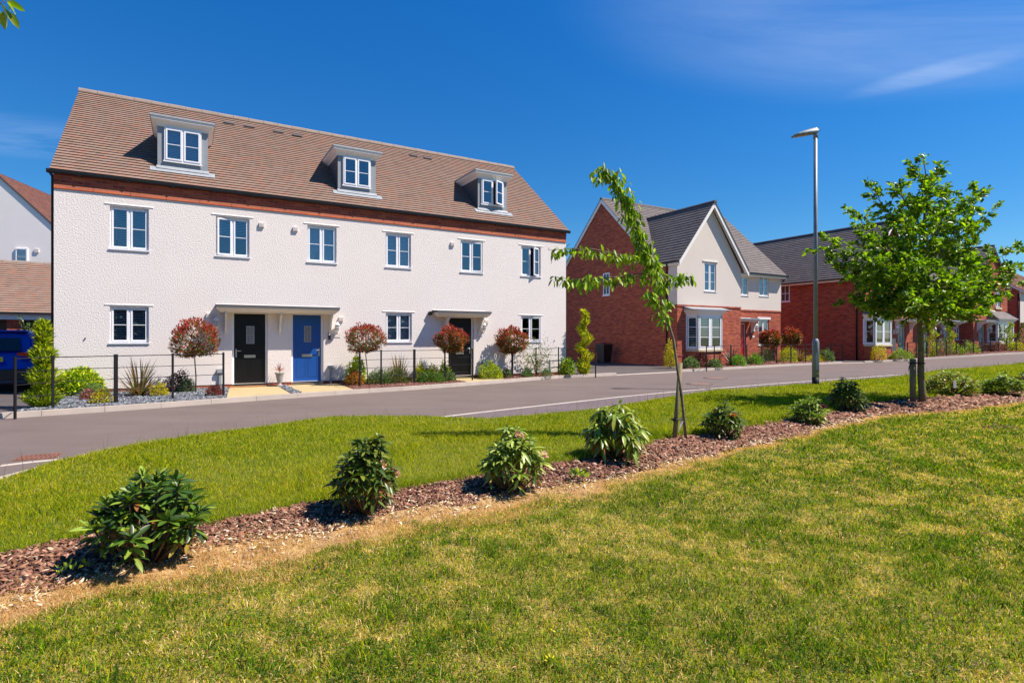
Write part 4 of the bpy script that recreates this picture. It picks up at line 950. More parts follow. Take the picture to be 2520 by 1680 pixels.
door(C_, *drC, M['door_green'], y=0, glass=(.25, .75, .45, .9), plate=True); door(C_, *d2C, M['door_green'], y=yr, glass=(.25, .75, .45, .9)); door(C_, *d3C, M['door_green'], y=yr, glass=(.25, .75, .45, .9))
canopy(C_, drC[0]-.5, drC[1]+.75, 2.45, .6, y=0, br=(drC[0]-.3, drC[1]+.5), mat='white', roofmat='lead'); canopy(C_, d2C[0]-1.2, d2C[1]+.5, 2.45, .6, y=yr, br=(d2C[1]+.35,), mat='white', roofmat='lead'); canopy(C_, d3C[0]-.7, d3C[1]+1.0, 2.50, .6, y=yr, br=(d3C[0]-.45, d3C[1]+.4), mat='white', roofmat='lead')
lantern(C_, drC[0]-.45, 1.85, 0, 1.6); lantern(C_, d3C[0]-.5, 1.85, yr, 1.6); lantern(C_, d2C[1]+.5, 1.85, yr, 1.6)
for a, yy in ((drC[0]-.95, 0), (d3C[0]-1.0, yr)):
    mb = MB(); mb.box(a-.25, a+.25, yy-.22, yy-.002, .55, 1.3); mb.build('meter_box', M['darkcheek'], C_)
# projecting brick house
DO = CF.w(WD, -.25); DF = Frame((DO.x, DO.y), YAW, .25)
D_ = thing('brick_gable_house', (DO.x, DO.y, .25), YAW, 'projecting red brick house with two narrow upper windows and tiled bay porch', 'house')
WDD = DF.u(2479); ZED = 5.0; zapD = 8.05
w1 = [DF.u(2414.7), DF.u(2427.5), DF.z(2420, 752), DF.z(2420, 716)]; w2 = [DF.u(2450), DF.u(2462.6), DF.z(2456, 756), DF.z(2456, 718)]; dD = [DF.u(2409), DF.u(2409)+1.0, .0, 2.1]
print('D', DO, WDD, w1, w2, dD)
mb = MB(); holes_wall(mb, 0, WDD, -.6, ZED, [tuple(w1), tuple(w2), tuple(dD)], 0, .1); mb.face([(0, 0, ZED), (WDD, 0, ZED), (WDD/2, 0, zapD-.1)]); mb.face([(0, 10, -.6), (0, 0, -.6), (0, 0, ZED), (0, 10, ZED)]); mb.face([(WDD, 0, -.6), (WDD, 10, -.6), (WDD, 10, ZED), (WDD, 0, ZED)]); mb.build('brick_wall', M['brick'], D_)
mb = MB(); mb.box(.2, WDD-.2, 1.6, 1.65, 0, 4.9); mb.build('interior', M['room_shade'], D_)
mb = MB(); gable_roof(mb, -.25, WDD+.25, -.2, 10, ZED-.05, zapD, .19, 'y'); mb.build('gable_roof', M['tile_grey'], D_); ridge_tiles(D_, M['ridge_grey'], (WDD/2, -.22, zapD+.03), (WDD/2, 10, zapD+.03))
mb = MB()
for sgn in (-1, 1): barge(mb, (WDD/2+sgn*(WDD/2+.25), -.18, ZED-.05), (WDD/2, -.18, zapD), .16)
mb.pieces('bargeboard', M['darkcheek'], D_)
window(D_, *w1, 0, bars=1, sill=False, blind='closed'); window(D_, *w2, 0, bars=1, sill=False)
mb = MB(); mb.mark().box(w1[0]-.1, w1[1]+.1, -.06, .05, w1[2]-.16, w1[2]); mb.mark().box(w2[0]-.1, w2[1]+.1, -.06, .05, w2[2]-.16, w2[2]); mb.pieces('stone_sill', M['stone'], D_)
door(D_, *dD, M['door_green'], y=0, glass=(.25, .75, .45, .9)); canopy(D_, dD[0]-.5, dD[1]+.9, 2.3, .6, y=0, br=(dD[0]-.35, dD[1]+.35), mat='white', roofmat='lead'); lantern(D_, dD[1]+.5, 1.7, 0, 1.6)
bay(D_, DF.u(2446, .4), WDD-.1, .75, 2.25, 0, .5, .34, flat=False, bl=None, bars=1)
mb = MB(); mb.box(dD[1]+1.0, dD[1]+1.4, -.22, -.002, .5, 1.1); mb.build('meter_box', M['darkcheek'], D_)
# house at the right edge of the picture
EO = P3(2510, 832, 46.0); EF = Frame((EO.x, EO.y), YAW, .35)
E_ = thing('end_house', (EO.x, EO.y, .35), YAW, 'house at the far right edge with reddish roof and dark brick side wall', 'house')
mb = MB(); mb.face([(0, 8, -.6), (0, 0, -.6), (0, 0, 4.9), (0, 8, 4.9)]); mb.face([(0, 0, 4.9), (0, 4, 8), (0, 8, 4.9)]); mb.face([(0, 0, -.6), (9, 0, -.6), (9, 0, 2.2), (0, 0, 2.2)]); mb.face([(9, 0, -.6), (9, 8, -.6), (9, 8, 4.9), (9, 0, 4.9)]); mb.build('brick_wall', M['brick'], E_)
mb = MB(); mb.face([(0, -.01, 2.2), (9, -.01, 2.2), (9, -.01, 4.9), (0, -.01, 4.9)]); mb.build('render_wall', M['render_b'], E_)
mb = MB(); gable_roof(mb, -.12, 9.1, -.3, 8.3, 4.9, 7.75, .17); mb.build('main_roof', M['tile_red'], E_); ridge_tiles(E_, M['ridge_grey'], (-.1, 4, 7.78), (9.1, 4, 7.78))
mb = MB(); barge(mb, (-.1, -.3, 4.9), (-.1, 4, 7.75), .2); barge(mb, (-.1, 8.3, 4.9), (-.1, 4, 7.75), .2); mb.mark().box(-.1, 9.1, -.3, -.27, 4.72, 4.88); mb.pieces('bargeboard', M['white'], E_)
mb = MB(); mb.mark().tube([(-.05, .1, 4.7), (-.05, .1, 0)], .04, 8); mb.pieces('downpipe', M['black'], E_)

# ============================================================ LEFT SIDE: far white house, garage
YF_ = .221; Yh = 30.0; HF = P3d(121, 776.5, Yh); k_ = Yh/24.0
H_ = thing('white_house', (HF.x-2.1*k_*math.cos(YF_)*1, HF.y-2.1*k_*math.sin(YF_), 0), YF_, 'white rendered gable house with red tiled roof behind the garage on the left', 'house')
hw = 3.25*k_; zapH = EYE+(8.30-EYE)*k_; zeH = zapH-hw*1.0
mb = MB(); mb.face([(-hw, 0, -.3), (hw, 0, -.3), (hw, 0, zeH), (0, 0, zapH), (-hw, 0, zeH)]); mb.face([(hw, 0, -.3), (hw, 10, -.3), (hw, 10, zeH), (hw, 0, zeH)]); mb.build('render_wall', M['render_c'], H_)
mb = MB(); gable_roof(mb, -hw-.25, hw+.25, -.05, 10, zeH-.25+.08, zapH+.08, .16, 'y'); mb.build('roof', M['tile_red'], H_)
mb = MB()
for sgn in (-1, 1): barge(mb, (sgn*(hw+.25), -.055, zeH-.25+.09), (0, -.055, zapH+.09), .10)
mb.pieces('verge', M['darkcheek'], H_)
HFr = Frame((H_.location.x, H_.location.y), YF_)
a_, b_ = HFr.u(38.6), HFr.u(69.6); z0_, z1_ = HFr.z(54, 652), HFr.z(54, 611)
window(H_, a_, b_, z0_, z1_, -.06, rec=.0, ncas=1, bars=1); x_, z_ = HFr.u(91), HFr.z(91, 617); mb = MB(); mb.box(x_-.1, x_+.1, -.05, -.001, z_-.1, z_+.1); mb.build('vent_cover', M['vent'], H_)
YG = .62; GO = P3(60, 832, 21.5); GF = Frame((GO.x, GO.y), YG)
Ga = thing('garage', (GO.x, GO.y, 0), YG, 'brown tiled garage with dark open bays and brick piers on the far left', 'garage')
zeG = 2.30; zrG = 4.55; xl, xr = -5.5, 3.6
mb = MB(); 
for a, b in ((-5.4, -5.0), (-2.35, -1.95), (GF.u(14), GF.u(53)), (3.2, 3.5)): mb.mark().box(a, b, .25, .6, -.2, zeG)
mb.mark().box(-5.4, 3.5, 5.6, 5.8, -.2, zeG); mb.mark().box(-5.4, -5.2, .6, 5.6, -.2, zeG); mb.mark().box(3.3, 3.5, .6, 5.6, -.2, zeG); mb.pieces('brick_pier', M['brick'], Ga)
mb = MB(); gable_roof(mb, xl, xr, 0, 6.0, zeG, zrG, .16); mb.build('roof', M['tile_brown'], Ga); ridge_tiles(Ga, M['ridge_brown'], (xl, 3.0, zrG+.03), (xr, 3.0, zrG+.03))
mb = MB(); mb.mark().box(xl, xr, .10, .13, zeG-.26, zeG-.03); mb.pieces('fascia', M['white'], Ga); mb = MB(); mb.mark().box(xl, xr, -.02, .099, zeG-.05, zeG+.02); mb.pieces('gutter', M['black'], Ga)
mb = MB(); mb.box(-5.2, 3.3, 1.1, 1.15, 0, zeG); mb.build('bay_shade_sheet', M['darkcheek'], Ga)  # dark sheet put in for the shade inside the open bays
# ============================================================ PLANT HELPERS
def norm(v): return v/np.maximum(np.linalg.norm(v, axis=-1, keepdims=True), 1e-9)
ST4 = ((.32, .9), (.72, .75)); ST6 = ((.14, .52), (.34, .92), (.58, 1.0), (.80, .74), (.93, .36))
def leaves(name, P, D, L, Wd, cols, mat, parent=None, droop=.25, fold=.18, seed=0, upb=.6, st=ST4):
    """many leaf-shaped faces: P base points, D directions, L lengths, Wd widths (arrays)"""
    r = np.random.default_rng(seed); n = len(P); D = norm(D); m = len(st)
    up = np.array([0, 0, 1.0])+r.normal(0, upb, (n, 3)); sd = norm(np.cross(D, up)); nz = norm(np.cross(sd, D)); L = np.broadcast_to(L, (n,))[:, None]; Wd = np.broadcast_to(Wd, (n,))[:, None]
    nv = 2+3*m; V = np.zeros((n, nv, 3)); dr = droop*(.6+.8*r.random((n, 1)))
    def at(t, side, w):
        p = P+D*L*t+sd*side*Wd*w*.5+nz*abs(side)*Wd*fold*w; p = p.copy(); p[:, 2:3] += -dr*L*t*t; return p
    V[:, 0] = at(0, 0, 0); V[:, nv-1] = at(1, 0, 0)
    for k, (t, w) in enumerate(st): V[:, 1+3*k] = at(t, -1, w); V[:, 2+3*k] = at(t, 0, 0); V[:, 3+3*k] = at(t, 1, w)
    i = np.arange(n)*nv; f = lambda *k: np.stack([i+a for a in k], -1); b = 1+3*(m-1)
    F3 = np.concatenate([f(0, 2, 1), f(0, 3, 2), f(b, b+1, nv-1), f(b+1, b+2, nv-1)])
    F4 = np.concatenate([q for k in range(m-1) for q in (f(1+3*k, 2+3*k, 5+3*k, 4+3*k), f(2+3*k, 3+3*k, 6+3*k, 5+3*k))])
    C = np.repeat(np.asarray(cols)[:, None, :], nv, 1)
    if m > 3:                                  # pale midrib
        mid = [2+3*k for k in range(m)]; C = C.copy(); C[:, mid] = C[:, mid]*1.35+.01
    return np_mesh(name, V.reshape(-1, 3), F3, F4, mat, parent, C.reshape(-1, 3), smooth=True)
def colmix(r, n, cols, p=None, jit=.22): return palette(r, n, p or [1]*len(cols), cols, jit)
def rdir(r, n): return norm(r.normal(0, 1, (n, 3)))
RED = [(.34, .03, .035), (.46, .06, .06), (.20, .022, .025), (.40, .12, .06)]; PGR = [(.10, .13, .012), (.17, .17, .018), (.05, .075, .01)]
def stem_tube(parent, pts, r0, r1, name='stem', mat='stem', seg=6):
    mb = MB(); n = len(pts); mb.tube(pts, [r0+(r1-r0)*i/(n-1) for i in range(n)], seg); return mb.build(name, M[mat], parent)
def photinia(pb, ballc, w, h, seed, label, dist):
    """lollipop tree: thin trunk and ball crown of red young leaves over green"""
    r = np.random.default_rng(seed); x, y = pb; z0 = rise(x)
    t = thing('ball_tree', (x, y, z0), 0, label, 'tree', 'red-leaved ball trees in the front gardens')
    cx = ballc[0]-x; zc = ballc[1]-z0
    stem_tube(t, [(0, 0, -.05), (cx*.3+.01, .005, zc*.3), (cx*.7-.01, 0, zc*.65), (cx, 0, zc)], .017, .012, 'trunk', 'stem')
    mb = MB()
    for k in range(9):
        a = k*2.4; mb.tube([(cx, 0, zc-h*.42), (cx+math.cos(a)*w*.14, math.sin(a)*w*.14, zc-h*.22), (cx+math.cos(a)*w*.33, math.sin(a)*w*.33, zc+h*.12*(k % 3-1))], [.008, .006, .003], 5)
    mb.build('branch', M['stem'], t)
    n = int(3600 if dist < 22 else 2600); ls = max(.078, dist*.0048)
    d = rdir(r, n); rad = .5*(.55+.45*r.random(n)**.4); lump = 1+.30*(vnoise(d[:, 0]*3+9, d[:, 1]*3+d[:, 2]*2.3+5, seed)-.5)*2
    # flat-bottomed crown
    pz = d[:, 2]*rad*h*lump; pz = np.where(pz < -h*.36, -h*.36-(-pz-h*.36)*.4, pz)
    P = np.stack([cx+d[:, 0]*rad*w*lump, d[:, 1]*rad*w*lump, zc+pz], -1)
    outer = (rad > .40)&(r.random(n) < .45+.5*np.clip(d[:, 2]+.35, 0, 1)); C = np.where(outer[:, None], colmix(r, n, RED, jit=.35), colmix(r, n, PGR, jit=.35))
    D = norm(d+np.array([0, 0, .55])+r.normal(0, .55, (n, 3)))
    leaves('crown', P, D, ls*(.6+.7*r.random(n)), ls*.34, C, M['leaf'], t, .1, .2, seed); return t
def shrub(name, p, w, h, n, leaf, cols, seed, label, cat='shrub', group=None, upright=.5, shape=1.0, mat='leaf', asp=.42, droop=.15, probs=None, z0=None, lumps=.22, stems=True):
    n = int(n*1.9) if z0 is None else n
    if p[1] > 22: w, h, leaf = w*1.22, h*1.15, leaf*1.1
    r = np.random.default_rng(seed); x, y = p; z = rise(x) if z0 is None else z0
    t = thing(name, (x, y, z), 0, label, cat, group)
    d = rdir(r, n); d[:, 2] = np.abs(d[:, 2]); rad = (.35+.65*r.random(n)**.45); lump = 1+lumps*2*(vnoise(d[:, 0]*2.6+seed, d[:, 1]*2.6+d[:, 2]*2+7, seed)-.5)+lumps*.6*(vnoise(d[:, 0]*7+seed, d[:, 1]*7+d[:, 2]*5+7, seed+3)-.5)
    P = np.stack([d[:, 0]*rad*w*.5*lump, d[:, 1]*rad*w*.5*lump, .02+(d[:, 2]**shape)*rad*h*.95*lump], -1)
    D = norm(d+np.array([0, 0, upright])+r.normal(0, .5, (n, 3)))
    leaves('foliage', P, D, leaf*(.7+.6*r.random(n)), leaf*asp, colmix(r, n, cols, probs, .3), M[mat], t, droop, .2, seed)
    if stems:
        mb = MB()
        for k in range(6): a = k*1.05+seed; mb.tube([(math.cos(a)*.02, math.sin(a)*.02, -.03), (math.cos(a)*w*.12, math.sin(a)*w*.12, h*.3), (math.cos(a)*w*.25, math.sin(a)*w*.25, h*.6)], [.008, .006, .003], 5)
        mb.build('stem', M['stem'], t)
    return t
def phormium(p, w, h, n, cols, seed, label, group='spiky strap-leaved plants', name='flax_plant', lw=.035):
    r = np.random.default_rng(seed); x, y = p; t = thing(name, (x, y, rise(x)), 0, label, 'plant', group)
    V = []; F4 = []; C = []; K = 6
    for k in range(n):
        a = r.uniform(0, 2*math.pi); el = r.uniform(.12, 1.0)**1.0*1.25; L = h*(1.05-.25*el+r.normal(0, .08)); el = min(el, 1.35)
        c = np.array(cols[r.integers(len(cols))])*(1+r.uniform(-.25, .25)); d = np.array([math.cos(a), math.sin(a)]); b = np.array([r.normal(0, .03), r.normal(0, .03)]); i0 = len(V); cur = r.uniform(.2, .7)*el
        pos = np.array([b[0], b[1], -.01]); tw = r.uniform(-.5, .5)
        for j in range(K):
            t_ = j/(K-1); ww = lw*(1-.15*t_)*(1-t_**3)**.8+.001; sd = np.array([-d[1]*math.cos(tw), d[0]*math.cos(tw), math.sin(tw)])
            V += [pos-sd*ww/2, pos+sd*ww/2]; C += [c, c*(1.15 if k % 2 else .9)]
            e = el+cur*t_; e = min(e, 1.9); st = L/(K-1); pos = pos+np.array([d[0]*math.sin(e)*st*(w/h if w > h else 1)*.75, d[1]*math.sin(e)*st*(w/h if w > h else 1)*.75, math.cos(e)*st])
        for j in range(K-1): a0 = i0+2*j; F4.append((a0, a0+1, a0+3, a0+2))
    np_mesh('leaf_blades', np.array(V), None, np.array(F4), M['leaf'], t, np.array(C)); return t
def conifer(p, w, h, n, seed, label, cols, twist=0.0, group='golden conifers', spray=.07, probs=None, notch=.25):
    r = np.random.default_rng(seed); x, y = p; t = thing('conifer', (x, y, rise(x)), 0, label, 'conifer', group)
    stem_tube(t, [(0, 0, -.05), (.01, 0, h*.5), (0, 0, h*.96)], .025, .006, 'trunk', 'stem')
    u = r.random(n)**1.25; a = r.uniform(0, 2*math.pi, n); prof = np.where(u < .12, .55+u/.12*.45, (1-(u-.12)/.88)**.75*.9+.06)
    ntc = 1-notch*(.5+.5*np.cos(u*h*2*math.pi/(.42 if not twist else .55)+a*(1 if twist else 0)*1.0+seed))*(1 if not twist else 1.6); rad = w*.5*prof*np.clip(ntc, .15, 1)*(.35+.65*r.random(n)**.5)*(1+.25*(vnoise(a*3, u*14, seed)-.5))
    cxo = twist*w*.22*np.cos(u*h*2*math.pi/.75+seed); P = np.stack([np.cos(a)*rad+cxo, np.sin(a)*rad, u*h], -1)
    D = norm(np.stack([np.cos(a), np.sin(a), .75+.6*r.random(n)], -1)+r.normal(0, .3, (n, 3)))
    leaves('foliage', P, D, spray*(.6+.8*r.random(n)), spray*.22, colmix(r, n, cols, probs, .3), M['leaf_soft'], t, .05, .1, seed); return t
def rhodo(p, w, h, nst, seed, label, leaf=.115, cols=((.045, .10, .008), (.075, .15, .010), (.12, .21, .014), (.028, .06, .008), (.19, .27, .025)), droop=.35, flowers=None, z=None, stemh=.25, nl=(9, 13), bare=False, extra=None):
    r = np.random.default_rng(seed); x, y = p; zz = tz(x, y) if z is None else z
    t = thing('rhododendron', (x, y, zz), 0, label, 'shrub', 'rhododendrons planted along the mulch bed')
    mb = MB(); PP = []; DD = []; LL = []; CC = []; FL = []
    for k in range(nst):
        a = k*2.399+r.uniform(-.3, .3); q = math.sqrt((k+.5)/nst); hh = h*(1-.55*q**2.2)*(.72+.33*r.random())-leaf*.3; px, py = math.cos(a)*q*(w*.5-leaf*.45), math.sin(a)*q*(w*.5-leaf*.45)
        tip = Vector((px, py, max(hh, .10))); base = Vector((px*.15, py*.15, -.02)); mid = base.lerp(tip, .5)+Vector((px*.18, py*.18, 0)); mb.tube([base, mid, tip], [.008, .006, .005], 5)
        dirn = (tip-mid).normalized()*.7+Vector((0, 0, .6)); dirn.normalize()
        for ring, (cnt, el, ofs, sc) in enumerate(((int(r.integers(*nl)), .42, 0, 1.0), (int(r.integers(4, 7)), 1.0, .015, .7), (int(r.integers(5, 9)), .0, -.05, .95), (int(r.integers(4, 7)), -.25, -.11, .9))):
            if bare and ring == 3: continue
            for j in range(cnt):
                b = 2*math.pi*j/cnt+r.uniform(-.25, .25)+ring; e = el+r.normal(0, .24)-droop*(.5 if ring != 1 else .2)
                o1 = Vector((math.cos(b), math.sin(b), 0)); d = o1*math.cos(e)+dirn*math.sin(e); PP.append(tuple(tip+dirn*ofs)); DD.append(tuple(d)); LL.append(leaf*sc*(.75+.45*r.random())); c = np.array(cols[r.integers(len(cols))])*(1+r.uniform(-.2, .25)); 
                if ring == 3 and r.random() < .2: c = np.array((.28, .20, .03))
                if ring >= 2 and r.random() < .05: c = np.array((.25, .09, .03))
                CC.append(c)
        if flowers and k in flowers[1]: FL.append(tip+dirn*.055)
    mb.build('stem', M['stem'], t)
    LL = np.array(LL); leaves('foliage', np.array(PP), np.array(DD), LL, LL*.29, np.array(CC), M['leaf_gloss'], t, droop*.7, .16, seed, upb=.3, st=ST6)
    if FL:
        for fi, f in enumerate(FL):
            P = []; D = []; C = []
            for j in range(34): d = Vector((r.normal(), r.normal(), abs(r.normal())*.7-.1)).normalized(); P.append(tuple(f+d*.012)); D.append(tuple(d)); C.append(np.array(flowers[0][r.integers(len(flowers[0]))]))
            leaves('flower', np.array(P), np.array(D), .052, .036, np.array(C), M['leaf_soft'], t, .1, .3, seed+fi)
    if extra: extra(t)
    return t
M['leaf_oak'] = foliage('oak_leaf', .38, .38, .45)
M['leaf_gloss'] = foliage('glossy_leaf', .22, .36, .4)

# ============================================================ GARDENS
def poly_sheet(name, pts, z, mat, kind='structure', zr=True):
    mb = MB(); mb.face([(x, y, z+(rise(x) if zr else 0)) for x, y in pts]); o = mb.build(name, mat); o['kind'] = kind; return o
def inpoly(pts):
    pts = np.array(pts)
    def f(X, Y):
        ins = np.zeros(len(X), bool); j = len(pts)-1
        for i in range(len(pts)):
            xi, yi = pts[i]; xj, yj = pts[j]; c = ((yi > Y) != (yj > Y)) & (X < (xj-xi)*(Y-yi)/(yj-yi+1e-12)+xi); ins ^= c; j = i
        return ins
    return f
def kbk(px, n=0.16):                     # point just behind the kerb at a photo column
    t = (px-CX)/F; lo, hi = -20, 60
    for _ in range(60):
        m = (lo+hi)/2; x, y = xy(m, float(c_kerb(m))+n)
        if x/y < t: lo = m
        else: hi = m
    return (float(x), float(y))
def wl_(px, n=.02, FR=None): FR = FR or TF; p = FR.w(FR.u(px, n), n); return (p.x, p.y)
sx = np.linspace
slate1 = [kbk(v) for v in (40, 130, 230, 330, 430, 510, 556)]+[wl_(562), wl_(132), G(110, 990)]
mulch2 = [kbk(v) for v in (872, 960, 1060, 1150)]+[wl_(1098), wl_(830)]
mulch3 = [kbk(v) for v in (1245, 1330, 1420, 1462)]+[wl_(1393), wl_(1200)]
path1 = [kbk(v) for v in (557.5, 640, 716)]+[wl_(682), wl_(564)]
slate0 = [kbk(717.5), kbk(742), wl_(702), wl_(683)]
path2 = [kbk(v) for v in (743.5, 800, 871)]+[wl_(828), wl_(703.5)]
path3 = [kbk(v) for v in (1151.5, 1200, 1244)]+[wl_(1199), wl_(1099.5)]
mulchB = [kbk(v) for v in (1690, 1740, 1800, 1860, 1920, 1980, 2050)]+[wl_(1935, -1.45, BO), wl_(1880, -1.45, BO), wl_(1824, -1.45, BO), wl_(1822, 0, BO), wl_(1668, 0, BO)]
mulchC = [kbk(v) for v in (2150, 2200, 2260, 2320, 2380, 2440, 2500, 2519)]+[wl_(2519, .2, CF), wl_(2479, .2, DF), wl_(2398, .2, DF), wl_(2364, -.95, CF), wl_(2220, 0, CF), wl_(2131, 0, CF)]
slate_beds = [slate1, slate0]; mulch_beds = [mulch2, mulch3, mulchB, mulchC]
for b in slate_beds: poly_sheet('slate_bed', b, .010, M['soil_slate'])
for b in mulch_beds: poly_sheet('garden_bed', b, .010, M['soil_bed'])
for b in (path1, path2, path3): poly_sheet('doorstep_path', b, .014, M['paving'])
mb = MB(); p, q = wl_(566, .03), wl_(680, .03); mb.bar((p[0]+.05, p[1]-.09, .028), (q[0]+.05, q[1]-.09, .028), .12, .03); mb.build('threshold_strip', M['wood_orange'] if 'wood_orange' in M else simple('orange_timber', (.42, .20, .07), .7))['kind'] = 'structure'
def bedpts(polys, rho, seed):
    out = []
    for k, pl in enumerate(polys):
        a = np.array(pl); r = np.random.default_rng(seed+k); A = np.prod(a.max(0)-a.min(0)); n = int(A*rho*(1 if a[:, 1].mean() < 20 else .35)); X = r.uniform(a[:, 0].min(), a[:, 0].max(), n); Y = r.uniform(a[:, 1].min(), a[:, 1].max(), n); m = inpoly(pl)(X, Y)
        out.append(np.stack([X[m], Y[m], 0*X[m], np.full(m.sum(), 1.0 if a[:, 1].mean() < 20 else 1.7)], -1))
    return np.concatenate(out)
zg = lambda X, Y: rise_np(X)+.014
P = bedpts(slate_beds, 700 if FASTDEV else 1500, 51); r = np.random.default_rng(52)
chips('slate_chippings', P, .034, palette(r, len(P), [.3, .3, .2, .2], [(.10, .11, .13), (.17, .18, .20), (.28, .29, .30), (.05, .055, .07)]), 'blue-grey slate chippings in the front garden bed', 53, zf=zg, catg='gravel', tilt=.4)
P = bedpts(mulch_beds, 400 if FASTDEV else 900, 54); r = np.random.default_rng(55)
chips('garden_bark', P, .028, palette(r, len(P), [.34, .26, .2, .2], [(.17, .07, .05), (.24, .11, .08), (.10, .04, .035), (.32, .18, .14)]), 'red-brown bark mulch in the front garden beds', 56, zf=zg)

# ------------------------------------------------------------ estate railings
def railing(pts, label, wide=(), h=1.0, pw=1.15, rr=1.0):
    x0, y0 = pts[0]; z0 = rise(x0); t = thing('metal_fence', (x0, y0, z0), 0, label, 'fence', 'black estate railings')
    for i, (x, y) in enumerate(pts):
        a = pts[min(i+1, len(pts)-1)]; b = pts[max(i-1, 0)]; d = Vector((a[0]-b[0], a[1]-b[1], 0)).normalized(); n = Vector((-d.y, d.x, 0)); z = rise(x)-z0
        w = .030 if i in wide else .018; mb = MB(); mb.obox((x-x0, y-y0, z+h/2-.05), d*(w*pw), n*.009*pw if i not in wide else n*.014, (0, 0, h/2+.05)); mb.build('post', M['iron'], t)
    for k, zz in enumerate((.965, .73, .505, .275)):
        mb = MB(); mb.tube([(x-x0, y-y0, rise(x)-z0+zz) for x, y in pts], .009*rr if k == 0 else .007*rr, 6); mb.build('rail', M['iron'], t)
    return t
railing([G(37, 1019.7), G(130, 1006.5), G(285, 994), G(425, 984.3), G(549.8, 976)], 'black railing around the grey slate bed left of the black door', (2,))
railing([G(885.4, 953), G(937.9, 948.7), G(1019.7, 944), G(1094.8, 939.5), G(1162.5, 936)], 'black railing in front of the bark bed between blue door and second black door', (2,))
railing([G(1260.7, 930), G(1319.2, 926.3), G(1374.5, 922.8), G(1428.4, 920.5), G(1465.7, 923.8)], 'black railing at the right end of the white terrace beside the driveway', (0,))
railing([G(a, b) for a, b in ((1738.6, 909), (1758, 905.4), (1798.9, 901.5), (1837.9, 898.9), (1875.4, 897), (1911.7, 895), (1946.6, 893.3), (1982.5, 891.8), (2046.4, 889.2), (2072.8, 890.6))], 'black railing in front of the detached house with the red door', (2, 4), pw=1.6, rr=1.3)
cfp = []
for px, n in ((2233, 1.0), (2255, 1.15), (2281, 1.25), (2305.5, 1.3), (2329, 1.35), (2353.5, 1.35), (2373.5, 1.35), (2395.7, 1.35), (2417, 1.35), (2438, 1.35), (2457.5, 1.35), (2478, 1.35), (2501, 1.4), (2530, 1.4)):
    p = CF.w(CF.u(px, n), n); cfp.append((p.x, p.y))
railing(cfp, 'black railing in front of the brick houses at the far right', pw=2.0, rr=1.4)

# ------------------------------------------------------------ garden plants
YG_ = [(.46, .52, .02), (.55, .56, .03), (.30, .42, .02), (.15, .26, .02)]; GG = [(.10, .17, .06), (.17, .24, .10), (.22, .28, .15), (.06, .11, .04)]
GOLD = [(.62, .50, .03), (.50, .46, .02), (.52, .30, .02), (.28, .34, .02)]; PUR = [(.07, .018, .025), (.12, .03, .035), (.045, .015, .02)]; PINK = [(.30, .10, .11), (.22, .06, .08), (.40, .20, .18)]
GRN = [(.06, .13, .02), (.10, .19, .03), (.04, .09, .015), (.14, .24, .04)]; FLX = [(.22, .13, .07), (.32, .21, .12), (.14, .10, .05), (.15, .16, .06), (.27, .11, .08)]; ORG = [(.45, .16, .03), (.36, .10, .03), (.30, .22, .03)]
CON = [(.42, .46, .02), (.54, .55, .03), (.20, .28, .02), (.09, .15, .015)]; CONG = [(.62, .46, .02), (.55, .50, .03), (.20, .28, .02), (.30, .40, .03)]
conifer(G(106, 1003), .60, 1.62, 3000, 1, 'yellow-green conifer with layered crown at the left corner of the slate bed', CON, spray=.12, notch=.62)
conifer(G(1437.5, 921), .62, 2.28, 2000, 2, 'narrow golden conifer at the right end of the white terrace railing', CONG, twist=.6, spray=.16, notch=.5)
photinia(G(481.6, 966.8), (P3(485, 836, 13.45).x, P3(485, 836, 13.45).z), .98, .92, 3, 'red-leaved ball tree standing in slate left of the first black door', 13.4)
photinia(G(905, 947), (P3(899, 836, 15.65).x, 1.30), 1.02, .84, 4, 'red-leaved ball tree just right of the blue door', 16)
photinia(G(1107, 938), (P3(1110, 841, 17.1).x, 1.24), .96, .82, 5, 'red-leaved ball tree in front of the second black door', 17)
photinia(G(1262, 929.5), (P3(1259, 840, 18.5).x, 1.21), .97, .88, 6, 'red-leaved ball tree near the last ground floor window of the terrace', 19)
photinia(G(1911, 894), (P3(1908, 834, 28.5).x, 1.28), 1.0, .85, 7, 'greenish red ball tree by the right corner of the red-door house', 28)
photinia(G(1977, 889), (P3(1970, 829, 30.5).x, 1.38), 1.02, .9, 8, 'reddish ball tree on a pale stem before the shaded brick side wall', 30)
shrub('yellow_shrub', G(195, 973), .92, .58, 1900, .10, YG_, 11, 'bright yellow-green leafy shrub under the terrace\'s leftmost window')
shrub('juniper', G(226, 975), .62, .27, 700, .07, GG, 12, 'low grey-green spreading juniper beside the yellow-green shrub', mat='leaf_soft', asp=.15, upright=.1)
shrub('pink_shrub', G(219, 985), .30, .22, 260, .05, PINK, 13, 'small pink-leaved shrub in the slate bed beside a golden mound')
shrub('golden_shrub', G(249, 994), .35, .30, 420, .045, GOLD, 14, 'small round golden shrub close to the kerb in the slate bed')
phormium(G(341, 975.5), 1.15, .90, 95, FLX, 15, 'bronze strap-leaved flax plant in the middle of the slate bed')
shrub('golden_shrub', G(392, 976), .36, .29, 420, .045, GOLD, 16, 'small golden-green shrub right of the bronze flax plant')
shrub('purple_shrub', G(440, 965), .60, .52, 700, .055, PUR, 17, 'dark purple-leaved shrub against the white wall in the slate bed')
shrub('grey_green_shrub', G(459, 966), .42, .36, 520, .05, GG, 18, 'pale grey-green shrub at the foot of the leftmost ball tree', asp=.3)
shrub('red_grass_plant', G(528, 976), .32, .22, 260, .09, [(.30, .04, .05), (.18, .03, .04), (.25, .12, .08)], 19, 'small red tufted plant beside the first doorstep path', cat='plant', asp=.14, upright=1.0)
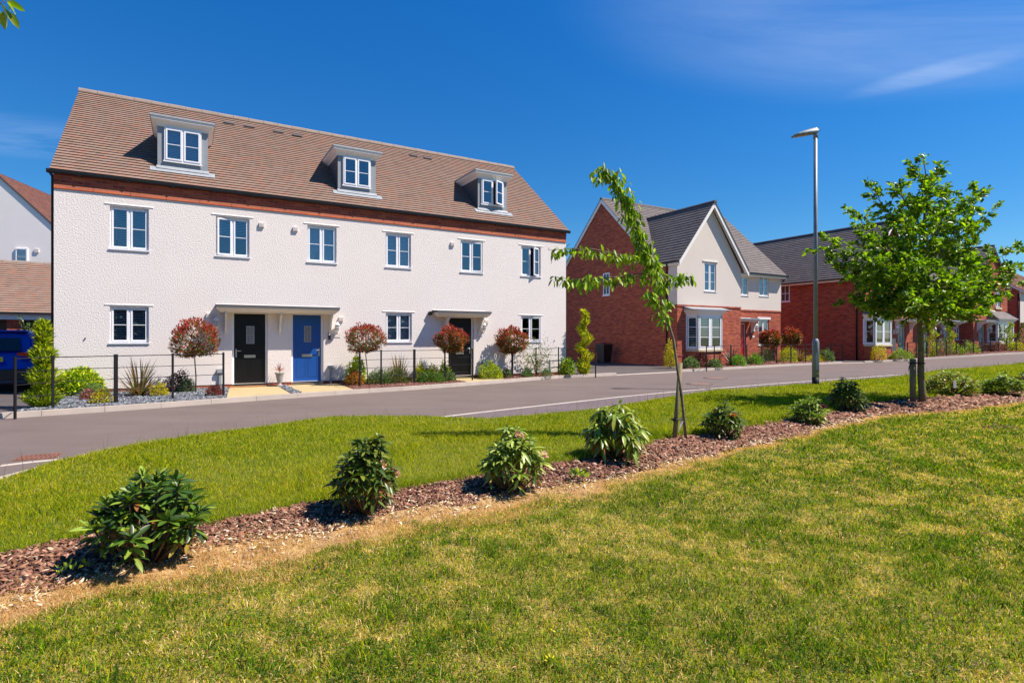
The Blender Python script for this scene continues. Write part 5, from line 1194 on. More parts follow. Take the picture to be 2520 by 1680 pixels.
shrub('yellow_shrub', G(877, 945), .50, .75, 600, .09, YG_, 20, 'upright lime green shrub behind an orange one right of the blue door', shape=.8)
shrub('orange_shrub', G(874, 949), .46, .42, 520, .06, ORG, 21, 'orange-leaved shrub at the corner of the blue door path')
shrub('lavender_shrub', G(930, 946), .75, .42, 900, .08, GG+GRN, 22, 'grey-green upright shrub behind the first post of the middle railing', mat='leaf_soft', asp=.16, upright=1.2)
shrub('rosemary_shrub', G(975, 943.5), .95, .46, 1100, .08, [(.07, .10, .03), (.11, .14, .05), (.15, .17, .08)], 23, 'wide olive green shrub before the window in the middle bark bed', mat='leaf_soft', asp=.16, upright=1.2)
phormium(G(982, 940.5), 1.0, .88, 70, FLX, 24, 'bronze flax plant growing behind green shrubs below the middle window')
shrub('yellow_shrub', G(1035, 939.5), .42, .55, 420, .07, YG_+GOLD, 25, 'yellow shrub behind the widest post of the middle railing')
shrub('yellow_shrub', G(1064, 939), .50, .50, 420, .07, YG_+GOLD, 26, 'yellow shrub between the third and fourth posts of the middle railing')
shrub('green_shrub', G(1060, 941.5), .85, .34, 900, .055, GRN, 27, 'low dark green shrub in front of two yellow shrubs in the middle bed')
shrub('yellow_shrub', G(1095, 937), .42, .58, 420, .075, YG_, 28, 'lime yellow shrub under the ball tree of the second black door')
shrub('green_shrub', G(1107, 938.5), .40, .28, 420, .05, GG, 29, 'small grey-green shrub at the right end of the middle bed')
shrub('yellow_shrub', G(1207, 932), .80, .56, 1000, .06, [(.46, .48, .02), (.38, .44, .02), (.2, .3, .02)], 30, 'bright yellow mounded shrub right of the second black door')
shrub('grey_green_shrub', G(1247, 930), .34, .32, 420, .05, GG, 31, 'small grey-green shrub right of the bright yellow mound')
shrub('green_shrub', G(1298, 928.5), .45, .26, 420, .05, GG+GRN, 33, 'low green shrub at the foot of the climbing rose')
shrub('rose_bush', G(1322, 926.5), 1.05, 1.22, 560, .07, GRN+[(.35, .18, .1)], 32, 'tall loose rose bush below the last terrace window', shape=.6, lumps=.5)
shrub('green_shrub', G(1345, 926.5), .4, .25, 300, .05, GG, 35, 'tiny green shrub right of the loose rose bush')
shrub('spotted_laurel', G(1394, 923), .52, .62, 380, .11, YG_+GRN, 34, 'yellow-speckled laurel shrub near the corner of the white terrace')
shrub('golden_shrub', G(1650, 906), .5, 1.0, 600, .07, GOLD, 36, 'golden shrub at the front left corner of the red-door house', shape=.7)
shrub('grey_green_shrub', G(1700, 906.5), .58, .42, 480, .08, GG, 37, 'grey-green shrub left of the first post before the bay window')
shrub('purple_shrub', G(1724, 904), .55, .65, 520, .08, PUR, 38, 'purple shrub directly below the bay window\'s left side')
shrub('grey_green_shrub', G(1759, 905), .5, .32, 380, .08, GG, 39, 'low grey-green shrub below the middle of the bay window')
phormium(G(1801, 899), 1.3, .98, 80, [(.10, .05, .04), (.16, .08, .06), (.08, .05, .04)], 40, 'dark bronze flax plant left of the red door', lw=.05)
shrub('green_shrub', G(1817, 901), .62, .48, 600, .07, [(.14, .30, .03), (.20, .38, .04), (.08, .18, .02)], 41, 'bright green dome shrub in front of the red door')
shrub('green_shrub', G(1858, 897.5), .62, .48, 600, .07, [(.14, .30, .03), (.20, .38, .04), (.08, .18, .02)], 42, 'bright green dome shrub below the carriage lamp')
shrub('conical_shrub', G(1880.5, 892), .68, .82, 600, .06, [(.03, .06, .012), (.05, .09, .015)], 43, 'dark green conical shrub below the tall ground floor window')
shrub('golden_shrub', G(1940, 891.5), .82, .80, 700, .07, GOLD+YG_, 44, 'golden yellow shrub between the two ball trees of the red-door house')
phormium(G(1968, 890), 1.3, .85, 70, FLX, 45, 'bronze flax plant around the pale-stemmed ball tree', lw=.05)
shrub('golden_shrub', G(2006, 889.5), .95, .34, 520, .07, GOLD, 46, 'low golden shrub behind the lamp post')
shrub('grey_green_shrub', G(2034, 889.5), .68, .66, 600, .08, GG, 47, 'silvery green shrub just right of the lamp post')
def CP(px, n): p = CF.w(CF.u(px, n), n); return (p.x, p.y)
shrub('golden_shrub', CP(2162, .75), .7, .75, 450, .08, GOLD, 61, 'yellow shrub at the foot of the bay window of the far brick house', shape=.7)
shrub('green_shrub', CP(2216, 1.0), 1.1, .55, 700, .08, [(.12, .2, .02), (.2, .28, .03), (.28, .33, .05)], 62, 'rounded lime green shrub before the first sage green door')
phormium(CP(2247, .9), 1.1, .9, 34, FLX, 63, 'bronze flax plant left of the oak trunk', lw=.06)
conifer(CP(2294, .9), .75, 2.2, 1700, 64, 'spiral clipped conifer close to the right of the oak trunk', CON, twist=1.0, group='spiral conifers', spray=.13, notch=.2)
conifer(CP(2340, .7), .75, 2.0, 1700, 65, 'second spiral clipped conifer, before the third sage door', CON, twist=1.0, group='spiral conifers', spray=.13, notch=.2)
conifer(CP(2484, .9), .8, 2.1, 1500, 66, 'spiral clipped conifer beside the tiled bay of the projecting house', CON, twist=1.0, group='spiral conifers', spray=.14, notch=.2)
conifer(CP(2517, 1.0), .9, 2.1, 1200, 67, 'dark conifer cut by the right edge of the photo', [(.05, .09, .015), (.12, .18, .02)], group='golden conifers', spray=.14)
shrub('variegated_shrub', CP(2318, .9), .8, .9, 450, .09, GG+PINK, 68, 'pale variegated shrub between two spiral conifers', shape=.8)
shrub('green_shrub', CP(2352, 1.0), .9, .55, 450, .08, GRN+YG_, 69, 'light green shrub right of the second spiral conifer')
shrub('variegated_shrub', CP(2386, 1.0), .9, .75, 450, .09, GG+YG_, 70, 'pale green shrub before the projecting house corner')
phormium(CP(2402, .9), 1.0, .9, 30, FLX, 71, 'bronze flax plant beside the projecting house door', lw=.06)
shrub('purple_shrub', CP(2428, 1.0), .9, .5, 450, .09, PUR, 72, 'dark purple shrub right of the projecting house door')
shrub('purple_shrub', CP(2455, 1.0), .9, .6, 450, .09, PUR+PINK, 73, 'purple and pink shrub below the tiled bay of the projecting house')
shrub('golden_shrub', CP(2500, 1.1), 1.0, .7, 450, .09, GOLD, 74, 'golden shrub at the foot of the right-hand spiral conifer')

# urn with cordyline
ux_, uy_ = wl_(688, .28)
t = thing('plant_urn', (ux_, uy_, .014), 0, 'grey stone urn standing between the black and blue doors', 'planter')
mb = MB(); mb.lathe((0, 0, 0), [(.085, 0), (.085, .03), (.05, .05), (.045, .09), (.075, .16), (.085, .24), (.095, .30), (.125, .355), (.13, .37), (.11, .37), (.10, .33), (.02, .325)], 20); mb.build('urn_body', simple('grey_urn_stone', (.33, .31, .30), .7, bs=60), t)
r = np.random.default_rng(90)
t = thing('cordyline', (ux_, uy_, .33), 0, 'small red spiky cordyline growing in the grey urn', 'plant')
mb = MB(); mb.tube([(0, 0, -.02), (0, 0, .12)], .009, 6); mb.build('stem', M['stem'], t)
n = 26; a = r.uniform(0, 6.28, n); e = r.uniform(.35, 1.5, n); D = np.stack([np.cos(a)*np.cos(e), np.sin(a)*np.cos(e), np.sin(e)], -1)
leaves('leaf_blades', np.tile([[0, 0, .08]], (n, 1))+D*.01, D, .26*(.6+.6*r.random(n)), .016, colmix(r, n, [(.28, .07, .05), (.36, .13, .09), (.20, .10, .05)]), M['leaf'], t, .08, .2, 91)

# wheelie bin
bp = P3(1487, 832, 29.3); t = thing('wheelie_bin', (bp.x, bp.y, 0), YAW, 'black wheelie bin in shade beside the brick side wall', 'bin')
mb = MB(); mb.prism([(-.26, -.27, .08), (.26, -.27, .08), (.26, .24, .08), (-.26, .24, .08)], (0, 0, .01)); a = [(-.24, -.26, .06), (.24, -.26, .06), (.24, .24, .06), (-.24, .24, .06)]; b = [(-.30, -.34, .98), (.30, -.34, .98), (.30, .34, .98), (-.30, .34, .98)]
for i in range(4): mb.face([a[i], a[(i+1) % 4], b[(i+1) % 4], b[i]])
mb.box(-.32, .32, -.36, .36, .95, .99); mb.build('bin_body', M['black'], t, bevel=.01)
mb = MB(); mb.prism([(-.32, -.38, 1.0), (-.32, -.1, 1.07), (-.32, .38, 1.04), (-.32, .38, 1.0)], (.64, 0, 0)); mb.build('lid', M['black'], t, bevel=.01)
for sgn in (-1, 1): mb = MB(); mb.tube([(sgn*.25, .28, .1), (sgn*.31, .28, .1)], .1, 14); mb.build('wheel', M['black'], t)

# ------------------------------------------------------------ street lamp
LX, LY = P3(2007, 832, 14.9).x, 14.9; lz = tz(LX, LY)-.02; HT = EYE+(832-322)/F*LY
t = thing('street_lamp', (LX, LY, lz), 0, 'tall grey galvanised street lamp standing in the verge', 'street lamp')
mb = MB(); H_l = HT-lz
mb.tube([(0, 0, .22), (0, 0, 1.16), (0, 0, 1.22), (0, 0, 1.25)], [.088, .088, .075, .056], 24); mb.tube([(0, 0, 1.25), (0, 0, H_l-.12)], [.053, .046], 20); mb.build('pole', M['galv'], t)
mb = MB(); mb.tube([(0, 0, -.1), (0, 0, .219)], .0885, 24); mb.build('pole_base', M['iron'], t)
mb = MB(); mb.tube([(0, 0, .32), (0, 0, .33)], .089, 24); mb.box(-.04, .04, -.0905, -.08, .42, .88); mb.build('access_door', M['galv'], t)
hd = MB(); ex = -.62
sec = [(.10, .055, .03, -.01), (.02, .075, .07, -.07), (-.10, .085, .055, -.095), (-.28, .12, .005, -.12), (-.46, .13, -.06, -.145), (-.60, .11, -.12, -.165), (-.64, .03, -.145, -.17)]
rs = []
for x, w, zt_, zb_ in sec: rs.append([(x, -w*.8, H_l+zb_), (x, w*.8, H_l+zb_), (x, w, H_l+zb_+.015), (x, w*.5, H_l+zt_), (x, -w*.5, H_l+zt_), (x, -w, H_l+zb_+.015)])
for A_, B2 in zip(rs[:-1], rs[1:]):
    for i in range(6): hd.face([A_[i], A_[(i+1) % 6], B2[(i+1) % 6], B2[i]], None, True)
hd.face(rs[0]); hd.face(rs[-1][::-1]); ho = hd.build('lamp_head', M['galv'], t)
mb = MB(); mb.face([(-.17, -.06, H_l-.112), (-.52, -.075, H_l-.162), (-.52, .075, H_l-.162), (-.17, .06, H_l-.112)]); mb.build('lamp_lens', simple('amber_lamp_lens', (.55, .42, .24), .2), ho)
mb = MB(); mb.tube([(0, 0, H_l-.2), (0, 0, H_l-.02)], .058, 16); mb.tube([(0, 0, H_l+.04), (0, 0, H_l+.085)], .03, 12); mb.build('lamp_collar', M['galv'], t)

M['rust_faint'] = simple('worn_rusty_iron', (.20, .115, .085), .8, var=.2, bs=40)
# ------------------------------------------------------------ gully grating, service covers
ga = [Gd(28, 1058, -.075), Gd(127, 1050.5, -.075)]; gd_ = Vector((ga[1][0]-ga[0][0], ga[1][1]-ga[0][1], 0)); gl = gd_.length; gd_.normalize(); gn = Vector((-gd_.y, gd_.x, 0)); g0 = Vector((*ga[0], -.074))
t = thing('drain_grate', tuple(g0), math.atan2(gd_.y, gd_.x), 'rusty brown slotted drain grate in the road beside the verge', 'drain cover')
rust = simple('rusty_iron', (.22, .085, .05), .8, var=.3, bs=60)
mb = MB(); wd = .30
mb.box(0, gl, -.0, .03, -.02, .003); mb.box(0, gl, wd-.03, wd, -.02, .003); mb.box(0, gl, wd/2-.015, wd/2+.015, -.02, .0026)
nb = 9
for k in range(nb+1):
    x = gl*k/nb; mb.box(max(0, x-.013), min(gl, x+.013), .03, wd-.03, -.02, .0022)
mb.build('grate', rust, t); mb = MB(); mb.face([(0.01, .01, -.001), (gl-.01, .01, -.001), (gl-.01, wd-.01, -.001), (.01, wd-.01, -.001)]); mb.build('drain_opening', M['dark'], t)

for k, (px, py) in enumerate(((1760, 929.5), (1722, 944))):
    x, y = G(px, py, -.07); t = thing('manhole_cover', (x, y, rise(x)-.074), .6, ('rusty round cover in the road, farther from the camera of the two', 'rusty round cover in the road, nearer the camera of the two')[k], 'manhole cover', 'service covers in the road')
    mb = MB(); mb.lathe((0, 0, 0), [(.33, -.01), (.33, .004), (.31, .005)], 24); mb.build('cover', M['rust_faint'], t); mb = MB(); mb.lathe((0, 0, 0), [(.40, -.012), (.40, .001), (.335, .002), (.335, -.01)], 24); mb.build('cover_frame', M['asphalt_dark'], t)
# ------------------------------------------------------------ car
def car():
    r_ = G(83, 973, 0); cx, cy = -11.62, 13.62      # rear right corner
    t = thing('parked_car', (cx, cy, 0), YAW, 'blue hatchback parked on the drive at the far left, seen from behind', 'car')
    paint = simple('blue_car_paint', (.004, .035, .42), .18, var=.05); W = .93
    dark = simple('black_car_trim', (.01, .01, .012), .4); glass = simple('tinted_car_glass', (.01, .012, .016), .04)
    # half-section rows: (width factor, z), car centred at x=-W
    def ring(y, yt, zt, wr, zb=.32, zbelt=.98, nose=0):
        z = [zb, zb+.03, .62, zbelt-.12, zbelt, zt-.08, zt-.015, zt]; w = [W-.14, W-.05, W, W-.01, W-.05, wr, wr-.10, 0]
        z[4] = min(zbelt, zt-.09); z[3] = min(z[3], z[4]-.05); yy = [y, y, y, y+(yt-y)*.08, y+(yt-y)*.15, y+(yt-y)*.95, yt, yt]
        h = [(-W+a, b, c) for a, b, c in zip(w, yy, z)]; l = [(-W-a, b, c) for a, b, c in zip(w[:-1], yy, z)]; return h+l[::-1]
    st = [ring(0, .42, 1.46, .66), ring(.35, .60, 1.50, .68), ring(1.2, 1.2, 1.53, .69), ring(2.2, 2.2, 1.50, .68), ring(3.0, 2.75, 1.36, .66), ring(3.35, 3.35, 1.04, .78), ring(4.1, 4.1, .92, .78), ring(4.35, 4.3, .74, .70, zbelt=.70)]
    mb = MB(); n = len(st[0])
    for A_, B2 in zip(st[:-1], st[1:]):
        for i in range(n): mb.face([A_[i], B2[i], B2[(i+1) % n], A_[(i+1) % n]], None, True)
    mb.face(st[0]); mb.face(st[-1][::-1]); b = mb.build('body', paint, t)
    q = MB(); q.prism([(-W-.56, .175, 1.02), (-W+.56, .175, 1.02), (-W+.50, .345, 1.33), (-W-.50, .345, 1.33)], (0, -.03, -.0)); q.build('rear_window', glass, t)
    for sgn in (-1, 1):
        q = MB(); xs = -W+sgn*(W-.055); xr = -W+sgn*.655
        q.prism([(xs, .65, 1.0), (xs, 2.75, 1.0), (xr, 2.25, 1.42), (xr, .85, 1.42)], (sgn*.02, 0, 0)); q.build('side_window', glass, t)
        q = MB(); x0, x1 = (-W+sgn*.52, -W+sgn*.925); x0, x1 = min(x0, x1), max(x0, x1); q.prism([(x0, -.02, .90), (x1, -.02, .84), (x1, -.02, .99), (x0, -.02, .97)], (0, .12, 0)); q.build('tail_light', simple('red_tail_lamp', (.45, .01, .012), .15, var=.4, vs=9), t)
    q = MB(); q.box(-W-.62, -W+.62, .28, .62, 1.475, 1.52); q.build('roof_spoiler', paint, t, bevel=.012)
    q = MB(); q.box(-W-.86, -W+.86, -.06, .02, .30, .58); q.build('bumper', dark, t, bevel=.03)
    pl = MB(); px0 = -W-.26; pl.box(px0, px0+.52, -.02, .02, .76, .87); p_ = pl.build('number_plate', M['plate_y'], t)
    v = MB(); vx = px0+.47; v.bar((vx-.022, -.022, .85), (vx, -.022, .785), .010, .003); v.bar((vx+.022, -.022, .85), (vx, -.022, .785), .010, .003); v.build('plate_letter', dark, p_)
    for y in (.85, 3.45):
        for sgn in (-1, 1):
            xw = -W+sgn*.86; tb = MB(); tb.tube([(xw-.1, y, .33), (xw+.1, y, .33)], .33, 24); w_ = tb.build('wheel', simple('tyre_rubber', (.012, .012, .012), .8), t); rm = MB(); rm.tube([(xw-.105, y, .33), (xw+.105, y, .33)], .21, 10); rm.build('rim', M['steel'], w_)
    return t
car()
r = np.random.default_rng(77)
shrub('drive_planter_plant', (P3(20, 832, 19.5).x+.5, 19.8), .9, 1.9, 420, .12, GG+GRN, 78, 'leafy plant beside the brick pier of the garage', shape=.5, lumps=.5)

# ============================================================ RHODODENDRONS
DK = ((.03, .06, .008), (.05, .09, .010), (.07, .12, .012), (.11, .15, .02)); LT_ = ((.13, .19, .02), (.20, .27, .035), (.07, .12, .012), (.30, .36, .07))
PK = [[(.62, .42, .40), (.70, .55, .50), (.55, .25, .26)]]
rhodo(Gd(345, 1288), .66, .56, 36, 101, 'large dark green rhododendron nearest the camera, broad leaves, bottom left', leaf=.105, droop=.22, cols=((.03, .07, .008), (.05, .105, .010), (.09, .16, .012), (.022, .05, .008), (.17, .24, .025)))
rhodo(Gd(843, 1186), .52, .60, 34, 102, 'dark rhododendron with one pink bud, second from the left in the mulch bed', leaf=.095, flowers=(PK[0], (29,)), droop=.45, cols=((.035, .065, .008), (.055, .095, .010), (.09, .13, .014), (.14, .17, .02)))
rhodo(Gd(1180, 1128), .60, .56, 26, 103, 'lighter green rhododendron with pale pink flowers, third from the left', leaf=.105, cols=LT_, flowers=(PK[0], (0, 16, 21, 19)), droop=.5)
rhodo(Gd(1415, 1062), .70, .64, 24, 104, 'tall leggy rhododendron with drooping yellowing leaves left of the staked cherry', leaf=.13, cols=LT_+((.26, .26, .03),), droop=.85, nl=(9, 13))
rhodo(Gd(1660, 1010), .56, .44, 24, 105, 'rhododendron with orange buds just right of the staked cherry tree', leaf=.095, cols=DK+LT_[:1], droop=.4, flowers=([(.40, .24, .04), (.5, .2, .1)], (6, 10)))
rhodo(Gd(1856, 976), .58, .42, 24, 106, 'light green rhododendron with a purple flower tip at its left', leaf=.105, cols=LT_, droop=.4, flowers=([(.16, .02, .10), (.10, .015, .06)], (13,)))
rhodo(Gd(1946, 950), .64, .57, 28, 107, 'rhododendron in the shade of the oak tree, shade put into its leaf colours', leaf=.11, cols=DK, droop=.5)  # dark palette stands in for the oak's shade on these leaves
def tagx(t):
    mb = MB(); mb.box(-.36, -.30, -.55, -.545, .20, .36); mb.build('plant_tag', M['white'], t)
rhodo(Gd(2182, 914), 1.10, .56, 46, 108, 'wide rhododendron with orange tinted leaves and white tag right of the oak trunk', leaf=.11, cols=LT_+((.30, .16, .03),), droop=.35, extra=tagx)
rhodo(Gd(2302, 913), .86, .50, 34, 109, 'pale green rhododendron near the right edge of the bed', leaf=.12, cols=LT_, droop=.2)
rhodo(Gd(2372, 904), .80, .50, 20, 110, 'bronze leaved rhododendron cut by the right edge of the photo', leaf=.14, cols=DK+((.22, .08, .03),), droop=.2)
# broad-leaved clover and dead bits mixed in the lawn
def lawn_bits(name, n, L, Wd, cols, thr, seed, label, zo=.012, up=.35):
    r = np.random.default_rng(seed); Y = 1.6+(r.random(n)**1.5)*8; X = r.uniform(-1.05, 1.05, n)*Y; s_ = X*.8+Y*.6; w_ = -X*.6+Y*.8
    k = (w_ < c_straw(s_)-.1) & (fbm(X*2.3+7, Y*2.3, seed, 3)*.5+fbm(X*9, Y*9, seed+1, 2)*.5 > thr); X, Y = X[k], Y[k]; n = len(X); sc_ = np.clip(Y/3.5, .8, 2.6)
    P = np.stack([X, Y, terr(X, Y)+zo*(.6+.9*r.random(n))], -1); D = norm(np.stack([r.normal(0, 1, n), r.normal(0, 1, n), up*r.random(n)], -1))
    o = leaves(name, P, D, L*sc_*(.6+.7*r.random(n)), Wd*sc_, colmix(r, n, cols, None, .3), M['leaf_soft'], None, .1, .1, seed, upb=.35); tag(o, label, 'weeds', kind='stuff')
lawn_bits('lawn_clover', 60000 if not FASTDEV else 8000, .013, .011, [(.035, .085, .012), (.06, .13, .018), (.09, .17, .03), (.025, .055, .01)], .50, 601, 'small dark clover leaves scattered in patches through the lawn', .018)
lawn_bits('lawn_litter', 9000 if not FASTDEV else 2000, .022, .006, [(.40, .20, .08), (.55, .38, .18), (.28, .12, .06)], .47, 603, 'dead brown leaf bits lying in the lawn', .022, .1)
# lawn weeds
shrub('weed', Gd(165, 1338), .13, .04, 34, .03, GRN+YG_, 111, 'small green weed growing in the bark at the lower left', cat='weed', z0=.05, stems=False, asp=.5)
shrub('weed', Gd(1330, 1108), .16, .06, 50, .05, GRN+YG_, 112, 'small green weed in the pale chips left of the leggy rhododendron', cat='weed', z0=.04, stems=False, asp=.5)
shrub('dandelion', Gd(1272, 1470), .07, .035, 26, .014, [(.75, .60, .02), (.6, .45, .02), (.1, .2, .02)], 113, 'small yellow dandelion flowering in the foreground lawn', cat='flower', z0=.0, stems=False, asp=.5)
shrub('dandelion', Gd(1262, 1528), .035, .03, 14, .014, [(.75, .60, .02), (.6, .45, .02), (.1, .2, .02)], 114, 'tiny yellow flower low in the lawn nearest the bottom edge', cat='flower', z0=.0, stems=False, asp=.5)
shrub('clover', Gd(2300, 990), .45, .07, 80, .035, [(.30, .10, .18), (.2, .06, .12), (.1, .16, .03)], 115, 'patch of purple clover heads in the lawn at the right', cat='flower', z0=.0, stems=False, asp=.5)

# ============================================================ STAKED CHERRY
YC = 7.0
def Q(x, y, dy=0.0): return P3d(x, y, YC+dy)
CL = [(.17, .26, .010), (.24, .35, .014), (.10, .17, .008), (.34, .42, .03), (.06, .11, .008)]
bx_ = Q(1576, 1019); cz = tz(bx_.x, bx_.y)
t = thing('cherry_tree', (bx_.x, bx_.y, cz), 0, 'young leaning cherry tree with drooping leaves tied to a stake', 'tree'); o0 = Vector((bx_.x, bx_.y, cz))
trunk = [Q(1577, 1026), Q(1569.5, 944), Q(1565.5, 905), Q(1558, 862), Q(1547, 780), Q(1535, 741), Q(1524, 702), Q(1510, 659), Q(1496, 610, .03), Q(1478, 565, .05), Q(1460, 519, .03), Q(1446, 480), Q(1428, 444, -.04), Q(1406, 405, -.05), Q(1385, 380, -.05)]
mb = MB(); mb.tube([p-o0 for p in trunk], [.020, .019, .018, .017, .016, .015, .014, .013, .012, .011, .010, .008, .006, .004, .003], 8); mb.build('trunk', M['bark_cherry'], t)
br = [([Q(1478, 600, .02), Q(1462, 594), Q(1414, 583, -.1), Q(1364, 572, -.16), Q(1314, 571, -.2), Q(1262, 575, -.22)], 1.0), ([Q(1500, 632), Q(1468, 628, -.03), Q(1431, 634, -.1), Q(1367, 640, -.15), Q(1318, 642, -.2), Q(1270, 636, -.2)], 1.15),
      ([Q(1508, 655), Q(1530, 645, .05), Q(1560, 634, .08), Q(1590, 637, .1)], .75), ([Q(1524, 702), Q(1500, 680, -.08), Q(1480, 668, -.12)], .5), ([Q(1524, 702), Q(1532, 690, .05), Q(1534, 682, .08)], .25), ([Q(1532, 735), Q(1518, 722, -.05), Q(1508, 712, -.08)], .3),
      ([Q(1510, 659), Q(1520, 630, .1), Q(1500, 600, .15)], .45), ([Q(1480, 575), Q(1500, 600, -.1), Q(1512, 632, -.15)], .4), ([Q(1385, 385), Q(1375, 400, -.08), Q(1368, 412, -.1)], .25)]
mb = MB()
for pts, _ in br: mb.mark().tube([p-o0 for p in pts], [.009-.006*i/(len(pts)-1) for i in range(len(pts))], 6)
mb.pieces('branch', M['bark_cherry'], t)
r = np.random.default_rng(200); PP = []; DD = []
def along(pts, n, spread, skip=0.0):
    seg = [(pts[i+1]-pts[i]).length for i in range(len(pts)-1)]; tot = sum(seg)
    for k in range(n):
        s_ = (skip+(1-skip)*r.random())*tot; i = 0
        while i < len(seg)-1 and s_ > seg[i]: s_ -= seg[i]; i += 1
        p = pts[i].lerp(pts[i+1], min(1, s_/seg[i])); a = r.uniform(0, 6.283); rr = spread*(r.random()**.7); ofs = Vector((math.cos(a)*rr, math.sin(a)*rr*.9, r.normal(-.02, .035)))
        PP.append(tuple(p+ofs-o0)); d = Vector((math.cos(a)*.6+r.normal(0, .3), math.sin(a)*.6+r.normal(0, .3), -.9+r.normal(0, .45))); DD.append(tuple(d))
tw = MB()
for k in range(34):
    f = 7+6.6*k/34; i = int(f); p = trunk[i].lerp(trunk[i+1], f-i); a = k*2.4; d = Vector((math.cos(a), math.sin(a)*.8, .35+.3*r.random())); e_ = p+d*(.07+.13*r.random()); tw.tube([p-o0, e_-o0], [.004, .0015], 4, False); along([p, p.lerp(e_, .6), e_], 13, .035)
tw.build('twig', M['bark_cherry'], t); along(trunk[8:], 260, .05)
for pts, wgt in br: along(pts, int(130*wgt*max(1, (pts[-1]-pts[0]).length)), .06, .08)
n = len(PP); LL = .082*(.6+.6*r.random(n)); leaves('crown', np.array(PP), np.array(DD), LL, LL*.46, colmix(r, n, CL, [.3, .32, .16, .16, .06], .3), M['leaf'], t, .25, .2, 201, upb=.9, st=ST6)
s0, s1 = Q(1547, 1019, -.03), Q(1563, 833, .03)
t = thing('tree_stake', (s0.x, s0.y, tz(s0.x, s0.y)), 0, 'round wooden stake supporting the young cherry tree', 'stake', 'tree stakes'); oo = Vector(t.location); mb = MB(); mb.tube([s0-oo-Vector((0, 0, .1)), s1-oo], [.030, .027], 12); mb.build('stake_post', M['wood_stake'], t)
a, b = Q(1548, 963, -.02), Q(1567, 963); mb = MB(); mb.tube([a-oo+Vector((math.cos(k)*.031, math.sin(k)*.031, 0)) for k in np.linspace(.5, 5.8, 10)]+[b-oo+Vector((.0, -.03, .005)), b-oo+Vector((.03, 0, .005)), b-oo+Vector((0, .03, .005)), a-oo+Vector((.03, .03, 0))], .009, 6)
mb.obox(a-oo+Vector((-.0, -.033, 0)), (.02, 0, 0), (0, .004, 0), (0, 0, .022)); mb.build('tie_strap', M['strap'], t)
mb = MB(); mb.prism([b-oo+Vector((-.02, -.02, 0)), b-oo+Vector((.01, -.02, -.02)), b-oo+Vector((-.06, -.03, -.16))], (0, .004, 0)); mb.build('strap_tag', M['white'], t)

# ============================================================ OAK WITH STAKE
YO = 10.9
def Qo(x, y, dy=0.0): return P3d(x, y, YO+dy)
ob = Qo(2116, 928); oz = tz(ob.x, ob.y); o0 = Vector((ob.x, ob.y, oz))
t = thing('oak_tree', (ob.x, ob.y, oz), 0, 'bushy young oak tree with broad green crown beside a stake', 'tree')
tk = [Qo(2119, 936), Qo(2118, 900), Qo(2115, 860), Qo(2115, 800), Qo(2113, 740), Qo(2116, 680), Qo(2118, 600), Qo(2122, 520), Qo(2128, 450), Qo(2126, 395), Qo(2118, 352)]
mb = MB(); mb.tube([p-o0 for p in tk], [.070, .062, .057, .053, .050, .045, .038, .028, .018, .010, .005], 12); mb.build('trunk', M['bark'], t)
r = np.random.default_rng(300); OL = [(.09, .17, .006), (.15, .26, .008), (.24, .37, .010), (.05, .10, .006), (.36, .48, .016), (.03, .065, .006)]
limbs = [((2116, 690), (1900, 548), -.2), ((2115, 700), (1885, 575), .3), ((2116, 680), (1950, 640), -.7), ((2115, 700), (1990, 700), -.5), ((2117, 600), (1995, 430), .1), ((2118, 620), (1960, 490), .6), ((2118, 610), (1985, 540), -.8), ((2120, 540), (2060, 430), -.2),
         ((2118, 650), (2340, 570), .1), ((2118, 660), (2325, 620), -.5), ((2118, 640), (2250, 430), .2), ((2118, 620), (2275, 490), .4), ((2119, 600), (2230, 520), -.7), ((2120, 540), (2185, 440), .1), ((2116, 700), (2290, 690), .3), ((2116, 710), (2250, 720), -.6), ((2116, 700), (2190, 715), -1.0), ((2116, 700), (2050, 715), -.9),
         ((2118, 640), (2110, 600), -1.4), ((2118, 600), (2160, 520), -1.0), ((2118, 600), (2080, 520), -.9), ((2118, 650), (2180, 650), -1.3), ((2117, 660), (2050, 620), -1.2), ((2120, 520), (2125, 440), -.4), ((2122, 480), (2110, 380), .0), ((2122, 470), (2150, 395), .1),
         ((2117, 650), (2120, 590), 1.4), ((2117, 640), (2210, 560), 1.2), ((2117, 640), (2030, 560), 1.2), ((2117, 680), (2200, 660), 1.4), ((2117, 680), (2040, 650), 1.4), ((2117, 700), (2110, 690), 1.6), ((2117, 700), (2120, 700), -1.5), ((2118, 640), (2290, 640), .9), ((2118, 640), (1960, 620), .9),
         ((2118, 580), (2165, 470), .7), ((2118, 560), (2060, 470), .6), ((2119, 560), (2210, 470), -.3), ((2117, 650), (2235, 610), -1.0), ((2117, 640), (1995, 600), -.9),
         ((2116, 690), (1940, 690), .2), ((2116, 700), (2010, 690), -.2), ((2116, 705), (2075, 725), .5), ((2116, 705), (2160, 728), .4), ((2116, 700), (2215, 700), .1), ((2117, 690), (2265, 670), -.2), ((2117, 690), (2330, 655), .4), ((2117, 680), (1925, 610), .4), ((2118, 600), (2100, 470), -.5), ((2118, 600), (2170, 480), -.5), ((2117, 660), (2080, 660), -1.1), ((2117, 660), (2150, 690), -1.2), ((2117, 620), (2250, 560), .3), ((2117, 620), (1975, 560), .2)]
mb = MB(); PP = []; DD = []; SZ = []
